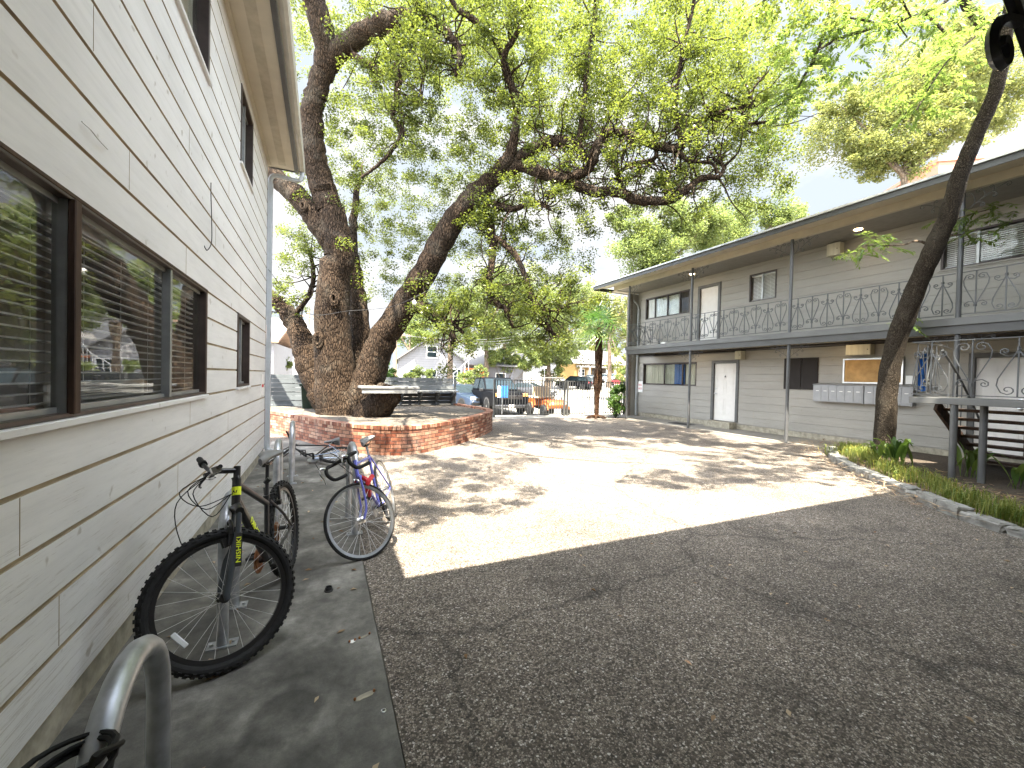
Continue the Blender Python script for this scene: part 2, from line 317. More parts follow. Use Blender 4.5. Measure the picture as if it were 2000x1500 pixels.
# ------------------------------------------------------------------ mesh helpers
def base(o):
    v = Vector((0, 0, 0))
    while o is not None: v = v + o.location; o = o.parent
    return v
class MB:
    def __init__(s, M=None): s.v = []; s.f = []; s.uv = {}; s.M = M
    def add(s, vs, fs):
        k = len(s.v)
        for q in vs:
            q = Vector(q); s.v.append(s.M @ q if s.M is not None else q)
        s.f += [tuple(i+k for i in f) for f in fs]; return k
    def box(s, x0, x1, y0, y1, z0, z1):
        s.add([(x0, y0, z0), (x1, y0, z0), (x1, y1, z0), (x0, y1, z0), (x0, y0, z1), (x1, y0, z1), (x1, y1, z1), (x0, y1, z1)],
              [(0, 3, 2, 1), (4, 5, 6, 7), (0, 1, 5, 4), (1, 2, 6, 5), (2, 3, 7, 6), (3, 0, 4, 7)]); return s
    def obox(s, c, ax, ay, az):
        """box about c with half-axis vectors"""
        c, ax, ay, az = Vector(c), Vector(ax), Vector(ay), Vector(az)
        P = [c+ax*i+ay*j+az*k for k in (-1, 1) for (i, j) in ((-1, -1), (1, -1), (1, 1), (-1, 1))]
        s.add(P, [(0, 3, 2, 1), (4, 5, 6, 7), (0, 1, 5, 4), (1, 2, 6, 5), (2, 3, 7, 6), (3, 0, 4, 7)]); return s
    def bar(s, a, b, w, h, up=(0, 0, 1)):
        a, b = Vector(a), Vector(b); d = (b-a).normalized(); sd = d.cross(Vector(up))
        if sd.length < 1e-4: sd = d.cross(Vector((1, 0, 0)))
        sd.normalize(); u = sd.cross(d)
        return s.obox((a+b)/2, (b-a)/2, sd*w/2, u*h/2)
    def tube(s, pts, r, n=8, cap=True, closed=False):
        pts = [Vector(p) for p in pts]; k = len(pts)
        rr = r if hasattr(r, '__len__') else [r]*k
        T = []
        for i in range(k):
            if closed: d = pts[(i+1) % k]-pts[i-1]
            else: d = pts[min(i+1, k-1)]-pts[max(i-1, 0)]
            T.append(d.normalized() if d.length > 1e-9 else Vector((0, 0, 1)))
        nrm = T[0].orthogonal().normalized(); vs = []
        for i in range(k):
            if i: nrm = (T[i-1].rotation_difference(T[i]) @ nrm)
            nrm = (nrm-T[i]*nrm.dot(T[i])).normalized(); bi = T[i].cross(nrm)
            for j in range(n):
                a = 2*math.pi*j/n; vs.append(pts[i]+(nrm*math.cos(a)+bi*math.sin(a))*rr[i])
        fs = []
        for i in range(k if closed else k-1):
            for j in range(n):
                a = i*n+j; b = i*n+(j+1) % n; i2 = (i+1) % k
                fs.append((a, b, i2*n+(j+1) % n, i2*n+j))
        if cap and not closed:
            fs.append(tuple(range(n-1, -1, -1))); fs.append(tuple((k-1)*n+j for j in range(n)))
        s.add(vs, fs); return s
    def lathe(s, prof, c=(0, 0, 0), n=16, axis='Z'):
        c = Vector(c); vs = []
        for r, z in prof:
            for j in range(n):
                a = 2*math.pi*j/n; p = (r*math.cos(a), r*math.sin(a), z)
                if axis == 'Y': p = (p[0], p[2], p[1])
                if axis == 'X': p = (p[2], p[0], p[1])
                vs.append(c+Vector(p))
        fs = [(i*n+j, i*n+(j+1) % n, (i+1)*n+(j+1) % n, (i+1)*n+j) for i in range(len(prof)-1) for j in range(n)]
        fs.append(tuple(range(n-1, -1, -1))); fs.append(tuple((len(prof)-1)*n+j for j in range(n)))
        s.add(vs, fs); return s
    def prism(s, poly, axis, a, b):
        def P(u, v, t): return {'X': (t, u, v), 'Y': (u, t, v), 'Z': (u, v, t)}[axis]
        n = len(poly); vs = [P(u, v, a) for u, v in poly]+[P(u, v, b) for u, v in poly]
        s.add(vs, [tuple(range(n-1, -1, -1)), tuple(range(n, 2*n))]+[(i, (i+1) % n, n+(i+1) % n, n+i) for i in range(n)]); return s
    def quad(s, *p): s.add(p, [tuple(range(len(p)))]); return s
    def build(s, name, mat, parent=None, smooth=False, bevel=0, loc=None, seg=1, recalc=True):
        me = bpy.data.meshes.new(name)
        off = base(parent) if parent is not None else Vector(loc or (0, 0, 0))
        me.from_pydata([tuple(q-off) for q in s.v], [], s.f)
        if recalc or bevel:
            bm = bmesh.new(); bm.from_mesh(me)
            bmesh.ops.recalc_face_normals(bm, faces=bm.faces)
            if bevel:
                ed = [e for e in bm.edges if len(e.link_faces) == 2 and e.calc_face_angle(0) > R(28)]
                bmesh.ops.bevel(bm, geom=ed, offset=bevel, segments=seg, profile=.6, affect='EDGES', clamp_overlap=True)
            bm.to_mesh(me); bm.free()
        if smooth:
            me.polygons.foreach_set('use_smooth', [True]*len(me.polygons))
            try: me.set_sharp_from_angle(angle=R(42))
            except Exception: pass
        me.materials.append(MATS[mat])
        o = bpy.data.objects.new(name, me); COL.objects.link(o); o.parent = parent
        if parent is None: o.location = off
        return o
def tag(o, label=None, cat=None, group=None, kind=None):
    for k, v in (('label', label), ('category', cat), ('group', group), ('kind', kind)):
        if v: o[k] = v
    return o
def thing(name, loc, label, cat, group=None):
    o = bpy.data.objects.new(name, None); COL.objects.link(o); o.location = loc; o.empty_display_size = .1
    return tag(o, label, cat, group)
def kids(o): return [c for c in bpy.data.objects if c.parent == o]
def copy_tree(o, parent=None):
    c = o.copy(); COL.objects.link(c); c.parent = parent
    for ch in kids(o): copy_tree(ch, c)
    return c
def npmesh(name, verts, nper, mat, parent=None, tint=None, loc=None, smooth=False):
    """verts (N*nper,3): N faces of nper corners"""
    off = np.array(base(parent) if parent is not None else (loc or (0, 0, 0)), dtype=np.float32)
    v = (np.asarray(verts, dtype=np.float32)-off).reshape(-1, 3); nv = len(v); nf = nv//nper
    me = bpy.data.meshes.new(name); me.vertices.add(nv); me.vertices.foreach_set('co', v.ravel())
    me.loops.add(nv); me.loops.foreach_set('vertex_index', np.arange(nv, dtype=np.int32))
    me.polygons.add(nf); me.polygons.foreach_set('loop_start', np.arange(0, nv, nper, dtype=np.int32))
    if tint is not None:
        a = me.attributes.new('tint', 'FLOAT', 'FACE'); a.data.foreach_set('value', np.asarray(tint, dtype=np.float32))
    me.update(calc_edges=True); me.materials.append(MATS[mat])
    o = bpy.data.objects.new(name, me); COL.objects.link(o); o.parent = parent
    if parent is None: o.location = Vector(off)
    return o
def unit(a): return a/np.maximum(np.linalg.norm(a, axis=1, keepdims=True), 1e-9)
def leaf_quads(P, length, width, droop=.0, up=.5):
    """diamond leaves at points P, random directions, folded along the midrib"""
    n = len(P); d = rng.normal(size=(n, 3)); d[:, 2] = d[:, 2]*.6-droop; d = unit(d)
    nr = rng.normal(size=(n, 3)); nr[:, 2] += up*2; nr = unit(nr-d*np.sum(nr*d, 1, keepdims=True))
    s = np.cross(d, nr); ln = length*rng.uniform(.65, 1.3, (n, 1)); wd = width*rng.uniform(.7, 1.25, (n, 1))
    a = P; b = P+d*ln*.5+s*wd*.5+nr*wd*.16; c = P+d*ln; e = P+d*ln*.5-s*wd*.5+nr*wd*.16
    return np.stack([a, b, c, e], 1).reshape(-1, 3)
def clumps_to_points(C, rad, per, flat=.75):
    C = np.asarray(C, dtype=float); k = len(C); rad = np.broadcast_to(np.asarray(rad, float), (k,))
    d = unit(rng.normal(size=(k*per, 3)))*(rng.uniform(0, 1, (k*per, 1))**.45); d[:, 2] *= flat
    return np.repeat(C, per, 0)+d*np.repeat(rad, per)[:, None]
def catmull(P, sub=6, jit=0.0):
    P = [Vector(p) for p in P]; out = []
    for i in range(len(P)-1):
        a, b, c, d = P[max(i-1, 0)], P[i], P[i+1], P[min(i+2, len(P)-1)]
        for k in range(sub):
            t = k/sub
            q = .5*((2*b)+(c-a)*t+(2*a-5*b+4*c-d)*t*t+(3*b-a-3*c+d)*t**3)
            if jit and (i or k): q = q+Vector((random.gauss(0, jit), random.gauss(0, jit), random.gauss(0, jit)))
            out.append(q)
    out.append(P[-1]); return out
def text(body, size, M, name, mat, parent, depth=.001, align='CENTER', sx=1):
    cu = bpy.data.curves.new('t', 'FONT'); cu.body = body; cu.size = size; cu.extrude = depth; cu.align_x = align; cu.align_y = 'CENTER'
    cu.resolution_u = 2; cu.offset = size*.012
    ob = bpy.data.objects.new('t', cu); COL.objects.link(ob)
    me = bpy.data.meshes.new_from_object(ob.evaluated_get(bpy.context.evaluated_depsgraph_get()))
    bpy.data.objects.remove(ob); bpy.data.curves.remove(cu)
    off = base(parent); me.transform(Matrix.Diagonal((sx, 1, 1, 1))); me.transform(Matrix.Translation(-off) @ M)
    me.materials.clear(); me.materials.append(MATS[mat])
    o = bpy.data.objects.new(name, me); COL.objects.link(o); o.parent = parent; return o
def frame_mat(o, x, y):
    x = Vector(x).normalized(); y = Vector(y); y = (y-x*y.dot(x)).normalized(); z = x.cross(y)
    m = Matrix((x, y, z)).transposed().to_4x4(); m.translation = Vector(o); return m

# ------------------------------------------------------------------ the ground
TY = [-60, 15.6, 18.5, 34, 49, 77, 160, 700]; TZ = [-.02, -.02, -.34, -.2, .37, 1.6, 3.6, 6]
def gz(y):
    for i in range(len(TY)-1):
        if y <= TY[i+1]: return TZ[i]+(TZ[i+1]-TZ[i])*(y-TY[i])/(TY[i+1]-TY[i])
    return TZ[-1]
def gpt(px, t):
    """ground point below photo column px at depth t"""
    p = at(px, 740, t); return Vector((p.x, p.y, gz(p.y)))
g = MB()
for i in range(len(TY)-1):
    g.quad((-700, TY[i], TZ[i]), (700, TY[i], TZ[i]), (700, TY[i+1], TZ[i+1]), (-700, TY[i+1], TZ[i+1]))
tag(g.build('ground', 'lot_concrete'), kind='structure')
def sheet(name, pts, z, mat, th=None):
    b = MB()
    if th: b.prism(pts, 'Z', z-th, z)
    else: b.quad(*[(x, y, z) for x, y in pts])
    return tag(b.build(name, mat), kind='structure')
sheet('courtyard_paving', [(.33, -6), (18, -6), (18, 14.9), (-4, 14.9), (-4, 8.5), (.33, 8.5)], 0, 'aggregate')
sheet('sidewalk', [(-1.06, -6), (.322, -6), (.322, 11), (-1.06, 11)], .012, 'concrete', .1)
sheet('walkway', [(11.42, 5.72), (12.86, 5.72), (12.86, 15.1), (11.42, 15.1)], .022, 'walk_concrete', .1)
sheet('driveway_apron', [(4.5, 14.5), (12.6, 14.5), (12.6, 15.6), (4.5, 15.6)], .006, 'lot_concrete')
b = MB(); b.quad((-90, 36, gz(36)+.02), (9, 36, gz(36)+.02), (14, 49, gz(49)+.02), (-90, 49, gz(49)+.02)); b.quad((-90, 49, gz(49)+.02), (14, 49, gz(49)+.02), (20, 77, gz(77)+.02), (-90, 77, gz(77)+.02))
tag(b.build('lawn', 'lawn_green'), kind='structure')

# ------------------------------------------------------------------ siding with a grooved lap
def siding(b, plane, sgn, y0, y1, z0, z1, holes, bh=.241, groove=.021, dep=.012, ax='X', g=None):
    """boards on the plane X=plane (or Y=plane), outside on the sgn side; holes (y0,y1,z0,z1)"""
    def P(x, y, z): return (x, y, z) if ax == 'X' else (y, x, z)
    segs = []; z = z0
    while z < z1-1e-6:
        zt = min(z+bh, z1); q = min(z+groove, zt)
        segs += [(z, q-.006 if q-.006 > z else q, plane-sgn*dep, plane-sgn*dep), (q-.006, q, plane-sgn*dep, plane), (q, zt, plane, plane)]
        segs.append((zt, zt, plane, plane-sgn*dep)); z = zt
    g = g or b
    for a, c, xa, xc in segs:
        bb = b if (xa == plane and xc == plane) else g
        zs = sorted({a, c, *[h for H in holes for h in H[2:] if a < h < c]})
        if a == c: zs = [a, c]
        for u, v in zip(zs, zs[1:]):
            k = (lambda h: xa+(xc-xa)*((h-a)/(c-a) if c > a else 0)); xu = xa if a == c else k(u); xv = xc if a == c else k(v)
            mid = (u+v)/2; cut = sorted((max(H[0], y0), min(H[1], y1)) for H in holes if H[2] < mid < H[3])
            y = y0
            for p, r_ in cut+[(y1, y1)]:
                if p > y: bb.quad(P(xu, y, u), P(xu, p, u), P(xv, p, v), P(xv, y, v))
                y = max(y, r_)
def joints(par, plane, sgn, spots, z0, bh=.241):
    for k, y in spots: b = MB(); b.box(min(plane, plane+sgn*.0015), max(plane, plane+sgn*.0015), y-.0015, y+.0015, z0+bh*k+.026, z0+bh*(k+1)-.001); b.build('board_joint', 'groove_tan', par)

# ------------------------------------------------------------------ left building
WL = -1.0
LB = thing('apartment_building', (-1, 4, 0), 'cream clapboard apartment building close beside the bicycles, with peeling brown windows and a gutter', 'building')
holesL = [(1.30, 4.65, 1.385, 2.345), (6.19, 7.10, 1.40, 2.345), (1.9, 4.66, 4.26, 5.24), (6.25, 7.19, 4.26, 5.24)]
b = MB(); g = MB(); siding(b, WL, 1, -3.2, 8.97, .16, 5.47, holesL, g=g); wl_ = b.build('wall', 'siding_left', LB, recalc=False); g.build('board_groove', 'groove_tan', wl_, recalc=False)
b = MB(); b.box(-9, -1.03, -3.2, 8.95, 2.6, 2.7); b.box(-9, -8.9, -3.2, 8.95, -.05, 5.5); b.box(-9, -1.02, 8.93, 8.96, -.05, 5.5); b.box(-9, -1.02, -3.2, -3.1, -.05, 5.5); b.build('inner_wall', 'room_dark', LB)
b = MB(); b.box(-1.3, -1.022, -3.2, 8.955, -.1, .16); b.build('foundation', 'concrete_raw', LB)
joints(LB, WL, 1, [(1, 2.35), (2, 3.9), (3, 2.1), (3, 5.7), (4, 4.2), (9, 4.05), (10, 3.0), (11, 5.0), (12, 2.6), (13, 4.1), (0, 4.9), (2, 1.4), (14, 5.6), (10, 6.4)], .16)
b = MB(); b.box(-1.5, -.52, -3.2, 9.06, 5.47, 5.485); b.box(-1.5, -.955, -3.2, 9.0, 5.44, 5.469)
b.build('soffit', 'soffit_paint', LB)
b = MB(); b.box(-.82, -.70, -3.1, 8.9, 5.4675, 5.469); b.build('soffit_vent', 'soffit_vent', LB)
b = MB(); b.box(-.565, -.521, -3.2, 9.05, 5.45, 5.469); b.build('eave_strip', 'trim_grey', LB)
b = MB(); b.box(-.52, -.50, -3.2, 9.08, 5.42, 5.60); b.box(-1.0, -.5, 9.06, 9.08, 5.45, 5.6); b.build('fascia', 'trim_grey', LB)
gp = [(-.495, 5.47), (-.44, 5.455), (-.40, 5.47), (-.385, 5.52), (-.385, 5.585), (-.40, 5.585), (-.405, 5.53), (-.42, 5.485), (-.44, 5.475), (-.48, 5.487)]
b = MB(); b.prism(gp, 'Y', -3.2, 9.12); b.box(-.495, -.386, 9.12, 9.123, 5.46, 5.585); b.build('gutter', 'gutter_paint', LB)
b = MB(); b.quad((-.45, -3.2, 5.61), (-.45, 9.12, 5.61), (-5, 9.12, 6.7), (-5, -3.2, 6.7)); b.quad((-5, -3.2, 6.7), (-5, 9.12, 6.7), (-9.5, 9.12, 5.61), (-9.5, -3.2, 5.61)); b.quad((-.45, 9.1, 5.61), (-5, 9.1, 6.7), (-9.5, 9.1, 5.61)); b.build('roof', 'shingle', LB)
def pipe(b, pts, w, d, side):
    for p, q in zip(pts, pts[1:]): b.bar(p, q, w, d, side)
b = MB(); b.tube(catmull([(-.44, 9.03, 5.47), (-.44, 9.03, 5.37), (-.52, 9.03, 5.29), (-.86, 9.03, 5.31), (-.955, 9.03, 5.23), (-.955, 9.03, 5.1)], 6), .042, 8)
b.box(-.995, -.915, 8.99, 9.07, .24, 5.15); b.tube(catmull([(-.955, 9.03, .3), (-.955, 9.02, .16), (-.86, 8.98, .09), (-.6, 8.9, .07)], 5), .05, 8)
b.build('downspout', 'downspout_grey', LB, bevel=.006)
b = MB(); b.box(-1.008, -.995, 8.955, 8.985, .16, 5.4); b.build('corner_trim', 'trim_grey', LB)
def window(parent, X, sgn, y0, y1, z0, z1, mulls, fmat, gmat, dep=.09, fw=.045, sash=None, sill=None, blind=None, curtain=None, back=True):
    """window in the plane X=X; outside is the sgn side; parts: frame, sill, pane per light, blind"""
    xi = X-sgn*dep; f = MB()
    def bx(xa, xb, *r): f.box(min(xa, xb), max(xa, xb), *r)
    bx(xi, X+sgn*.012, y0, y0+fw, z0, z1); bx(xi, X+sgn*.012, y1-fw, y1, z0, z1)
    bx(xi, X+sgn*.012, y0+fw, y1-fw, z1-fw, z1); bx(xi, X+sgn*.010, y0+fw, y1-fw, z0, z0+fw*.7)
    fr = f.build('window', fmat, parent, bevel=.003)
    ys = [y0+fw]+list(mulls)+[y1-fw]; xp = X-sgn*dep*.55
    s = MB(); mw = .022
    for k, mu in enumerate(mulls): s.box(min(xp-sgn*.02, xp+sgn*.03), max(xp-sgn*.02, xp+sgn*.03), mu-mw, mu+mw, z0+fw*.7, z1-fw)
    for a, c in zip(ys, ys[1:]):
        for r_ in ((a, c, z0+fw*.7, z0+fw*.7+.025), (a, c, z1-fw-.025, z1-fw)): s.box(min(xp, xp-sgn*.02), max(xp, xp-sgn*.02), r_[0]+mw*.9, r_[1]-mw*.9, r_[2], r_[3])
    s.build('sash', sash or 'window_alu', fr)
    for k, (a, c) in enumerate(zip(ys, ys[1:])):
        xq = xp-sgn*(.004+.012*(k % 2)); p = MB(); qs = [(xq, a, z0+fw*.7), (xq, c, z0+fw*.7), (xq, c, z1-fw), (xq, a, z1-fw)]; p.quad(*(qs if sgn > 0 else qs[::-1])); p.build('pane', gmat, fr, recalc=False)
    if sill: q = MB(); q.box(min(X-sgn*.02, X+sgn*.03), max(X-sgn*.02, X+sgn*.03), y0-.03, y1+.03, z0-.035, z0-.002); q.build('sill', sill, fr, bevel=.004)
    xb = X-sgn*(dep+.025)
    if blind:
        q = MB(); z = z0+.06; tl = blind
        while z < z1-.06: q.obox((xb-sgn*.012, (y0+y1)/2, z), (sgn*0.0125*math.cos(tl), 0, .0125*math.sin(tl)), (0, (y1-y0)/2-.06, 0), (-sgn*.0038*math.sin(tl), 0, .0038*math.cos(tl))); z += .044
        k = y0+.25
        while k < y1: q.box(xb-.032, xb-.030, k, k+.004, z0+.05, z1-.05); k += .42
        q.box(xb-.06, xb, y0+.05, y1-.05, z1-.09, z1-.03); q.build('blind', 'blind_white', fr)
    if curtain:
        for (a, c, mt) in curtain:
            q = MB(); n = max(8, int((c-a)/.02)); pts = [(xb+.015*math.sin(i*1.1+a*9)+.006*math.sin(i*.37), a+(c-a)*i/n) for i in range(n+1)]
            for p0, p1 in zip(pts, pts[1:]): q.quad((p0[0], p0[1], z0+.03), (p1[0], p1[1], z0+.03), (p1[0], p1[1], z1-.03), (p0[0], p0[1], z1-.03))
            q.build('curtain', mt, fr, smooth=True)
    if back:
        q = MB(); q.box(min(xb-sgn*.9, xb-sgn*.92), max(xb-sgn*.9, xb-sgn*.92), y0-.3, y1+.3, z0-.3, z1+.3); q.build('room', 'room_wall', fr)
    return fr
window(LB, WL, 1, 1.30, 4.65, 1.385, 2.345, [2.42, 3.72], 'window_brown', 'glass', sill='siding_left', blind=.06, sash='window_alu', dep=.055, fw=.03)
q = MB(); q.box(-1.17, -1.11, 2.5, 3.6, 1.42, 1.53)
ac = q.build('air_conditioner', 'white_paint', LB, bevel=.008)
q = MB()
for k in range(6): q.box(-1.1095, -1.107, 2.56, 3.54, 1.44+.013*k, 1.445+.013*k)
q.build('grille', 'mailbox_grey', ac)
q = MB(); q.box(-1.0, -.972, 2.395, 2.445, 1.40, 2.32); q.build('window_post', 'wood_brown', LB, bevel=.004)
q = MB(); q.box(-1.03, -.985, 1.3, 4.67, 2.328, 2.348); q.box(-1.02, -.986, 4.625, 4.665, 1.39, 2.328); q.build('window_casing', 'wood_brown', LB, bevel=.003)
window(LB, WL, 1, 6.19, 7.10, 1.40, 2.345, [6.62], 'window_brown', 'glass', sill='siding_left', blind=1.1)
window(LB, WL, 1, 1.9, 4.66, 4.26, 5.24, [3.2], 'window_brown', 'glass', sill='siding_left', curtain=[(2, 4.6, 'curtain_cream')])
window(LB, WL, 1, 6.25, 7.19, 4.26, 5.24, [6.7], 'window_brown', 'glass', sill='siding_left', blind=1.1)
b = MB(); b.tube(catmull([(-.975, 4.68, 3.34), (-.97, 4.66, 3.22), (-.975, 4.72, 3.0), (-.97, 4.70, 2.8), (-.985, 4.62, 2.70), (-1.0, 4.58, 2.73)], 5), .004, 5); b.build('loose_wire', 'black_plastic', LB)
b = MB(); b.tube(catmull([onX(160, 238, -.99), onX(178, 254, -.985), onX(192, 272, -.982), onX(210, 291, -.99)], 5), .004, 5); b.build('loose_trim', 'siding_left', LB)
ws = MB(); ws.box(-.998, -.990, 8.42, 8.72, 1.18, 1.56); ws = ws.build('warning_sign', 'sign_white', loc=(-1, 8.55, 1.18))
tag(ws, 'small white sign with a red band on the cream wall near the downspout', 'sign')
b = MB(); b.box(-.9898, -.9885, 8.45, 8.69, 1.33, 1.38); b.build('red_band', 'sign_red', ws)

# ------------------------------------------------------------------ rear building over the camera
RB = thing('gallery_building', (6, -1.2, 0), 'apartment block with a gallery whose dark scrolled bracket hangs into the top right corner', 'building')
b = MB(); siding(b, -1.25, 1, -1, 17, .16, 5.5, [], ax='Y'); b.build('wall', 'siding_right', RB, recalc=False)
b = MB(); b.box(-1.0, 17, -1.25, .43, 2.70, 2.98); b.build('balcony', 'balcony_grey', RB)
b = MB(); b.box(-.9, 17, .27, .33, 2.50, 2.70); b.build('beam', 'balcony_grey', RB)
b = MB(); b.box(-.44, 8.3, -1.25, .93, 5.44, 5.6); b.box(8.3, 17, -1.25, 1.62, 5.44, 5.6); b.quad((-1, .93, 5.61), (17, .93, 5.61), (17, -5, 6.7), (-1, -5, 6.7)); b.build('roof', 'shingle', RB)
for x in (1.55, 4.6, 8.25, 11.5, 14.8):
    b = MB(); b.tube([(x, .3, 0), (x, .3, 2.52)], .045, 10); b.tube([(x, .3, 2.98), (x, .3, 5.45)], .045, 10); b.build('post', 'post_grey', RB, smooth=True)

def spiral(c, r0, turns, a0, sgn=1, n=14, pw=1.0):
    """plane scroll winding in to c"""
    return [(c[0]+r0*(1-.82*(i/n)**pw)*math.cos(a0+sgn*turns*2*math.pi*i/n), c[1]+r0*(1-.82*(i/n)**pw)*math.sin(a0+sgn*turns*2*math.pi*i/n)) for i in range(n+1)]
def bracket_curves():
    """scrolled bracket in (u,v): u away from the post, v down from the beam"""
    out = []
    arm = [(0.03, -.42), (.12, -.34), (.24, -.26), (.36, -.17), (.50, -.09), (.60, -.05)]
    out.append(arm+spiral((.60, -.095), .045, 1.1, R(90), -1, 10)[1:])
    out.append([(.30, -.21), (.30, -.12), (.26, -.06)]+spiral((.215, -.075), .05, 1.2, R(10), 1, 12)[1:])
    out.append([(.16, -.31), (.17, -.20), (.13, -.10)]+spiral((.085, -.11), .05, 1.2, R(10), 1, 12)[1:])
    out.append([(.20, -.285), (.26, -.30), (.30, -.33)]+spiral((.27, -.355), .038, 1.1, R(35), -1, 10)[1:])
    out.append([(.40, -.145), (.44, -.18), (.46, -.22)]+spiral((.43, -.235), .032, 1.1, R(25), -1, 10)[1:])
    out.append([(.42, -.13), (.42, -.07)]+spiral((.385, -.06), .035, 1.1, R(0), 1, 10)[1:])
    return out
def bracket(parent, x, y, ztop, along, sgn, mat, r=.007, sc=1.0, name='bracket'):
    b = MB()
    for cv in bracket_curves():
        pts = [((x+sgn*u*sc if along == 'X' else x), (y+sgn*u*sc if along == 'Y' else y), ztop+v*sc) for u, v in cv]
        b.tube(catmull(pts, 2), r, 5)
    return b.build(name, mat, parent, smooth=True)
for x, s in ((1.27, -1), (4.6, -1), (4.6, 1), (8.25, -1)):
    br = bracket(RB, x, .3, 2.50, 'X', s, 'black_paint', .009, .95)

# ------------------------------------------------------------------ right building
WR = 12.8
RX = thing('motel_style_building', (12.8, 8, 0), 'long two storey grey clapboard apartment block with a balcony and scrolled iron railing', 'building')
holesR = [(11.32, 14.18, 1.435, 2.35), (9.62, 10.58, .22, 2.30), (7.09, 8.05, 1.44, 2.37), (3.16, 4.08, .22, 2.33), (11.73, 14.13, 4.26, 5.17), (10.36, 11.33, 3.0, 5.17), (8.37, 9.28, 4.27, 5.17), (1.2, 4.6, 4.27, 5.05)]
b = MB(); siding(b, WR, -1, -1.2, 14.62, .19, 2.66, holesR); siding(b, WR, -1, -1.2, 14.62, 2.98, 5.7, holesR); b.build('wall', 'siding_right', RX, recalc=False)
b = MB(); b.box(12.825, 13, -1.2, 14.6, -.05, .19); b.build('foundation', 'concrete_raw', RX)
b = MB(); b.box(12.82, 21, 14.58, 14.61, -.05, 5.5); b.box(20.9, 21, -1.2, 14.6, -.05, 5.5); b.box(12.83, 21, -1.2, 14.6, 2.7, 2.75); b.build('inner_wall', 'room_dark', RX)
joints(RX, WR, -1, [(2, 11.9), (3, 6.2), (1, 9.0), (4, 8.7), (6, 5.1)], .19)
b = MB(); b.box(12.38, 12.52, 14.63, 14.85, -.02, 5.45); b.build('corner_pier', 'pier_stone', RX)
b = MB(); b.box(12.52, 12.82, 14.625, 14.7, -.02, 5.45); b.build('end_wall', 'siding_right', RX)
b = MB(); b.box(11.3, 12.79, -1.2, 13.62, 2.83, 2.975); b.build('balcony_slab', 'balcony_grey', RX)
b = MB(); b.box(11.34, 11.46, -1.2, 13.58, 2.66, 2.83); b.box(11.46, 12.78, 13.46, 13.58, 2.66, 2.83); b.build('balcony_beam', 'fascia_grey', RX)
b = MB(); b.box(11.46, 12.79, -1.2, 13.46, 2.765, 2.83); b.build('porch_ceiling', 'soffit_paint', RX)
b = MB(); b.box(11.5, 12.79, -1.2, 14.7, 5.50, 5.53); b.build('upper_ceiling', 'ceiling_grey', RX)
b = MB(); b.prism([(10.62, 5.488), (10.62, 5.50), (11.42, 5.66), (11.42, 5.645)], 'Y', -1.2, 14.93); b.box(11.42, 11.52, -1.2, 14.6, 5.47, 5.66); b.box(11.52, 12.79, 14.6, 14.9, 5.47, 5.5); b.build('soffit', 'soffit_paint', RX)
b = MB(); b.box(10.60, 10.62, -1.2, 14.97, 5.485, 5.60); b.box(10.62, 12.79, 14.94, 14.97, 5.455, 5.60); b.build('fascia', 'fascia_grey', RX)
b = MB(); b.box(10.545, 10.62, -1.2, 15.05, 5.60, 5.645); b.build('drip_edge', 'window_alu', RX)
b = MB(); b.quad((10.55, -1.2, 5.648), (10.55, 15.05, 5.648), (16.5, 15.05, 6.5), (16.5, -1.2, 6.5)); b.quad((16.5, -1.2, 6.5), (16.5, 15.05, 6.5), (22, 15.05, 5.6), (22, -1.2, 5.6)); b.build('roof', 'shingle', RX)
PYS = (13.57, 10.38, 7.08, 3.82, .6)
for y in PYS:
    b = MB(); b.tube([(11.42, y, .0), (11.42, y, 2.66)], .042, 12); b.tube([(11.42, y, 2.975), (11.42, y, 5.48)], .042, 12); b.build('post', 'post_grey', RX, smooth=True)
    for s in (-1, 1):
        if not (s == 1 and y > 13): bracket(RX, 11.42, y, 5.47, 'Y', s, 'iron_grey', .006)
        if not (s == 1 and y > 13): bracket(RX, 11.42, y, 2.655, 'Y', s, 'iron_grey', .005, .8)
def scroll_module(b, P, w, h, kind, r=.006):
    """one baluster with its pair of lyre scrolls; P maps (u,v) to the world; kind 0 gathers at the top, 1 at the foot"""
    b.tube([P(0, 0), P(0, h)], r*1.25, 4)
    for s in (-1, 1):
        k = w/.37
        if kind == 0:
            big = [(.0, .80), (.035*k, .68), (.10*k, .48), (.155*k, .30), (.165*k, .19), (.13*k, .07)]+[(x, y) for x, y in spiral((.078*k, .115), .062*k, 1.15, R(-55), -1, 12)][1:]
            sm = [(.0, .76), (.03*k, .71), (.09*k, .69), (.14*k, .74)]+spiral((.105*k, .77), .042*k, 1.1, R(-15), 1, 10)[1:]
        else:
            big = [(.0, .18), (.035*k, .30), (.10*k, .50), (.155*k, .68), (.165*k, .79), (.13*k, .91)]+[(x, y) for x, y in spiral((.078*k, .865), .062*k, 1.15, R(55), 1, 12)][1:]
            sm = [(.0, .22), (.03*k, .27), (.09*k, .29), (.14*k, .24)]+spiral((.105*k, .21), .042*k, 1.1, R(15), -1, 10)[1:]
        for cv in (big, sm): b.tube([P(s*x, y*h) for x, y in cv], r, 4, cap=False)
    z = .78 if kind == 0 else .16
    b.tube([P(0, z*h), P(0, (z+.06)*h)], r*2.4, 5)
